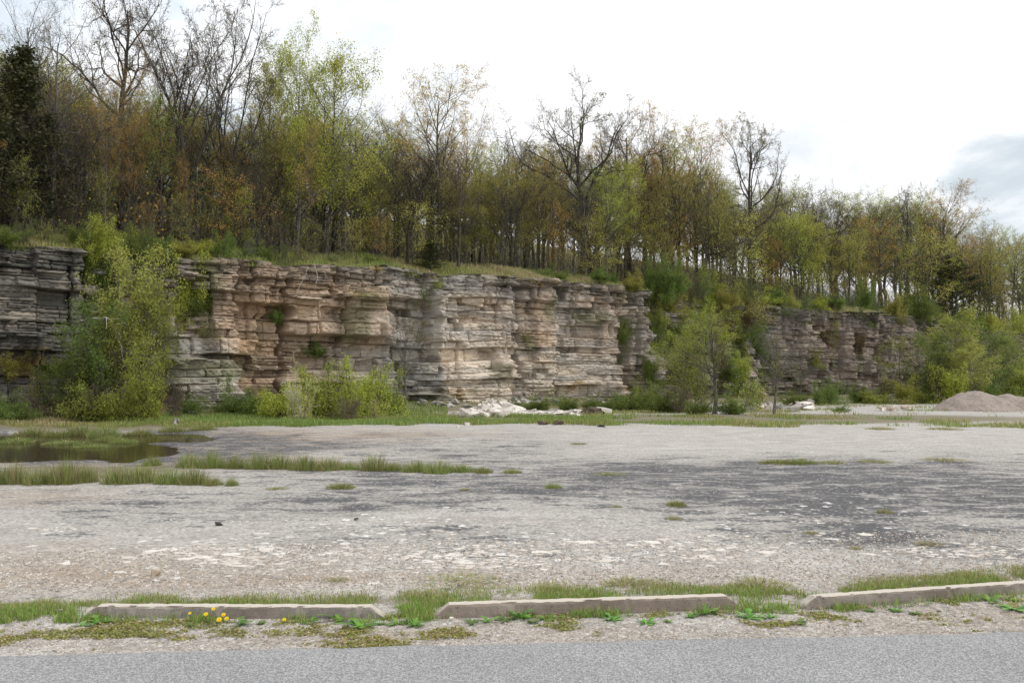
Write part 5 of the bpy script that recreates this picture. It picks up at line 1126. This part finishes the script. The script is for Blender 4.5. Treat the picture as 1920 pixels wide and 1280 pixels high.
def weed_mesh(seed, n=16, L=.085):
    rng = random.Random(seed); V, Fq, c, k = [], [], [], 0
    for i in range(n):
        a = i * 2.4 + rng.uniform(-.3, .3); up = rng.uniform(.25, 1.2); l = L * rng.uniform(.6, 1.15); w = l * rng.uniform(.13, .2); tn = rng.random()
        d = Vector((math.cos(a), math.sin(a), 0)); s_ = Vector((-math.sin(a), math.cos(a), 0))
        for j, (t, ww) in enumerate(((0, .15), (.3, .7), (.5, .55), (.7, 1), (.88, .7), (1, .05))):
            z = up * l * t * (1 - .55 * t); p = d * l * t + Vector((0, 0, z)); V += [p - s_ * w * ww, p + s_ * w * ww + Vector((0, 0, .15 * w))]; c += [(tn, rng.random() * .4 + .4, 0)] * 2
            if j: Fq.append((k - 2, k - 1, k + 1, k))
            k += 2
    return mesh_np('weed', np.array([tuple(v) for v in V]), [np.array(Fq)], [LEAF_W], np.array(c))
LEAF_W2 = mat_leaf('weed_dull_green', (.07, .15, .035), (.16, .24, .07), .3)
WM = [weed_mesh(0, 9), weed_mesh(1, 16), weed_mesh(2, 22, .06), weed_mesh(3, 30, .05), weed_mesh(4, 34, .04), weed_mesh(5, 12, .10)]
for w_ in (1, 3, 4): WM[w_].materials[0] = LEAF_W2
W_ = [(168, 1168), (192, 1163), (238, 1170), (300, 1168), (345, 1163), (378, 1164), (440, 1168), (480, 1166), (600, 1165), (625, 1168), (660, 1168), (688, 1170), (712, 1172), (745, 1173), (775, 1170),
      (880, 1168), (920, 1165), (958, 1162), (980, 1165), (1000, 1163), (1020, 1166), (1042, 1162), (1065, 1166), (1120, 1160), (1135, 1150), (1160, 1158), (1215, 1160), (1250, 1162), (1290, 1158), (1325, 1150), (1340, 1158),
      (1400, 1158), (1450, 1160), (1500, 1158), (1545, 1150), (1575, 1156), (1640, 1148), (1670, 1146), (1690, 1140), (1720, 1144), (1770, 1140), (1800, 1136), (1860, 1132), (1885, 1128), (1905, 1134)]
BN = [(0, 722, 'the left bumper'), (722, 813, 'the gap between left and middle bumper'), (813, 1392, 'the middle bumper'), (1392, 1508, 'the gap before the right bumper'), (1508, 2000, 'the right bumper')]
cw = {}
NUM = ORD + [f'{w} from left' for w in ('thirteenth', 'fourteenth', 'fifteenth', 'sixteenth', 'seventeenth', 'eighteenth')]
for px, py in sorted((a + RNG.uniform(-14, 14), b + RNG.uniform(-5, 7)) for a, b in W_):
    b_ = next(n for a, b, n in BN if a <= px < b); cw[b_] = cw.get(b_, 0) + 1; p = foot(px, py)
    o = link('weed', RNG.choice(WM)); o.location = p; s_ = RNG.uniform(.45, 1.25); o.scale = (s_ * RNG.uniform(.8, 1.5), s_, s_ * RNG.uniform(.5, 1.1)); o.location.y += RNG.uniform(-.07, .05); o.rotation_euler.z = RNG.uniform(0, 6)
    tag(o, f'{NUM[cw[b_] - 1]} bright green broad-leaved weed before {b_}' if cw[b_] > 1 or 'bumper' == b_[-6:] else f'leftmost broad-leaved weed in {b_}', 'weed', 'broad-leaved weeds along the bumpers')

# ------------------------------------------------------------------ loose gravel
def gravel():
    rng = np.random.RandomState(6); n = 42000
    px = rng.uniform(-30, 1950, n); py = rng.uniform(1030, 1229, n) + np.interp(px, [0, 1920], [6, -38]); P = gpts(px, py)
    r = rng.uniform(.0025, .009, n) * (1 + .6 * (P[:, 1] > 7)); 
    O = np.array([[1, 0, 0], [-1, 0, 0], [0, 1, 0], [0, -1, 0], [0, 0, 1], [0, 0, -1]], float)
    a = rng.rand(n) * 6.28; ca, sa = np.cos(a), np.sin(a)
    sc = np.stack([rng.uniform(.8, 1.5, n), rng.uniform(.6, 1, n), rng.uniform(.4, .8, n)], -1) * r[:, None]
    V = O[None] * sc[:, None] + rng.randn(n, 6, 3) * r[:, None, None] * .25
    x = V[..., 0] * ca[:, None] - V[..., 1] * sa[:, None]; y = V[..., 0] * sa[:, None] + V[..., 1] * ca[:, None]; V[..., 0], V[..., 1] = x, y
    V = (V + P[:, None] + [0, 0, .001]).reshape(-1, 3); t = np.array([[0, 2, 4], [2, 1, 4], [1, 3, 4], [3, 0, 4], [2, 0, 5], [1, 2, 5], [3, 1, 5], [0, 3, 5]])
    Fq = (np.arange(n)[:, None, None] * 6 + t[None]).reshape(-1, 3)
    mi = np.repeat(rng.choice(3, n, p=(.35, .35, .30)), 8)
    tag(link('gravel', mesh_np('gravel', V, [Fq], [S_WHITE, S_TAN, S_GREY], None, mi)), 'loose pale gravel on the shoulder of the road', kind='stuff')
    # bleached flakes: flat irregular plates lying on the floor
    V, F6, k = [], [], 0
    reg = [(460, 1040, 230, 26, 170), (900, 1046, 200, 26, 210), (1280, 1022, 230, 20, 110), (1340, 1048, 80, 10, 30), (1800, 1036, 150, 14, 90), (90, 992, 80, 6, 30), (220, 1074, 30, 3, 6), (700, 990, 350, 20, 120), (1500, 985, 260, 25, 70)]
    for cx, cy, rx, ry, m_ in reg:
        for _ in range(m_):
            x, y = cx + rng.randn() * rx * .55, cy + rng.randn() * ry * .55
            if y < 845: continue
            p = gpts(np.array([x]), np.array([y]))[0]; L = rng.uniform(.015, .075) * (1 if rng.rand() < .85 else 2.0) * (.6 if y < 1000 else 1); q = rng.randint(5, 9); a0 = rng.rand() * 6
            ang = np.sort(rng.rand(q) * 6.283); rr = L * rng.uniform(.55, 1, q)
            ring = np.stack([p[0] + rr * np.cos(ang), p[1] + rr * np.sin(ang) * .8, np.full(q, p[2] + .004)], -1)
            c = ring.mean(0); c[2] += .007; lo = ring.copy(); lo[:, 2] -= .006
            V += [c] + list(ring) + list(lo)
            for j in range(q):
                j2 = (j + 1) % q; F6.append((k, k + 1 + j, k + 1 + j2)); F6.append((k + 1 + j, k + 1 + q + j, k + 1 + j2)); F6.append((k + 1 + j2, k + 1 + q + j, k + 1 + q + j2))
            k += 1 + 2 * q
    tag(link('stone_flakes', mesh_np('stone_flakes', np.array(V), [np.array(F6)], [S_WHITE])), 'flat bleached stone flakes strewn over the floor', kind='stuff')
gravel()
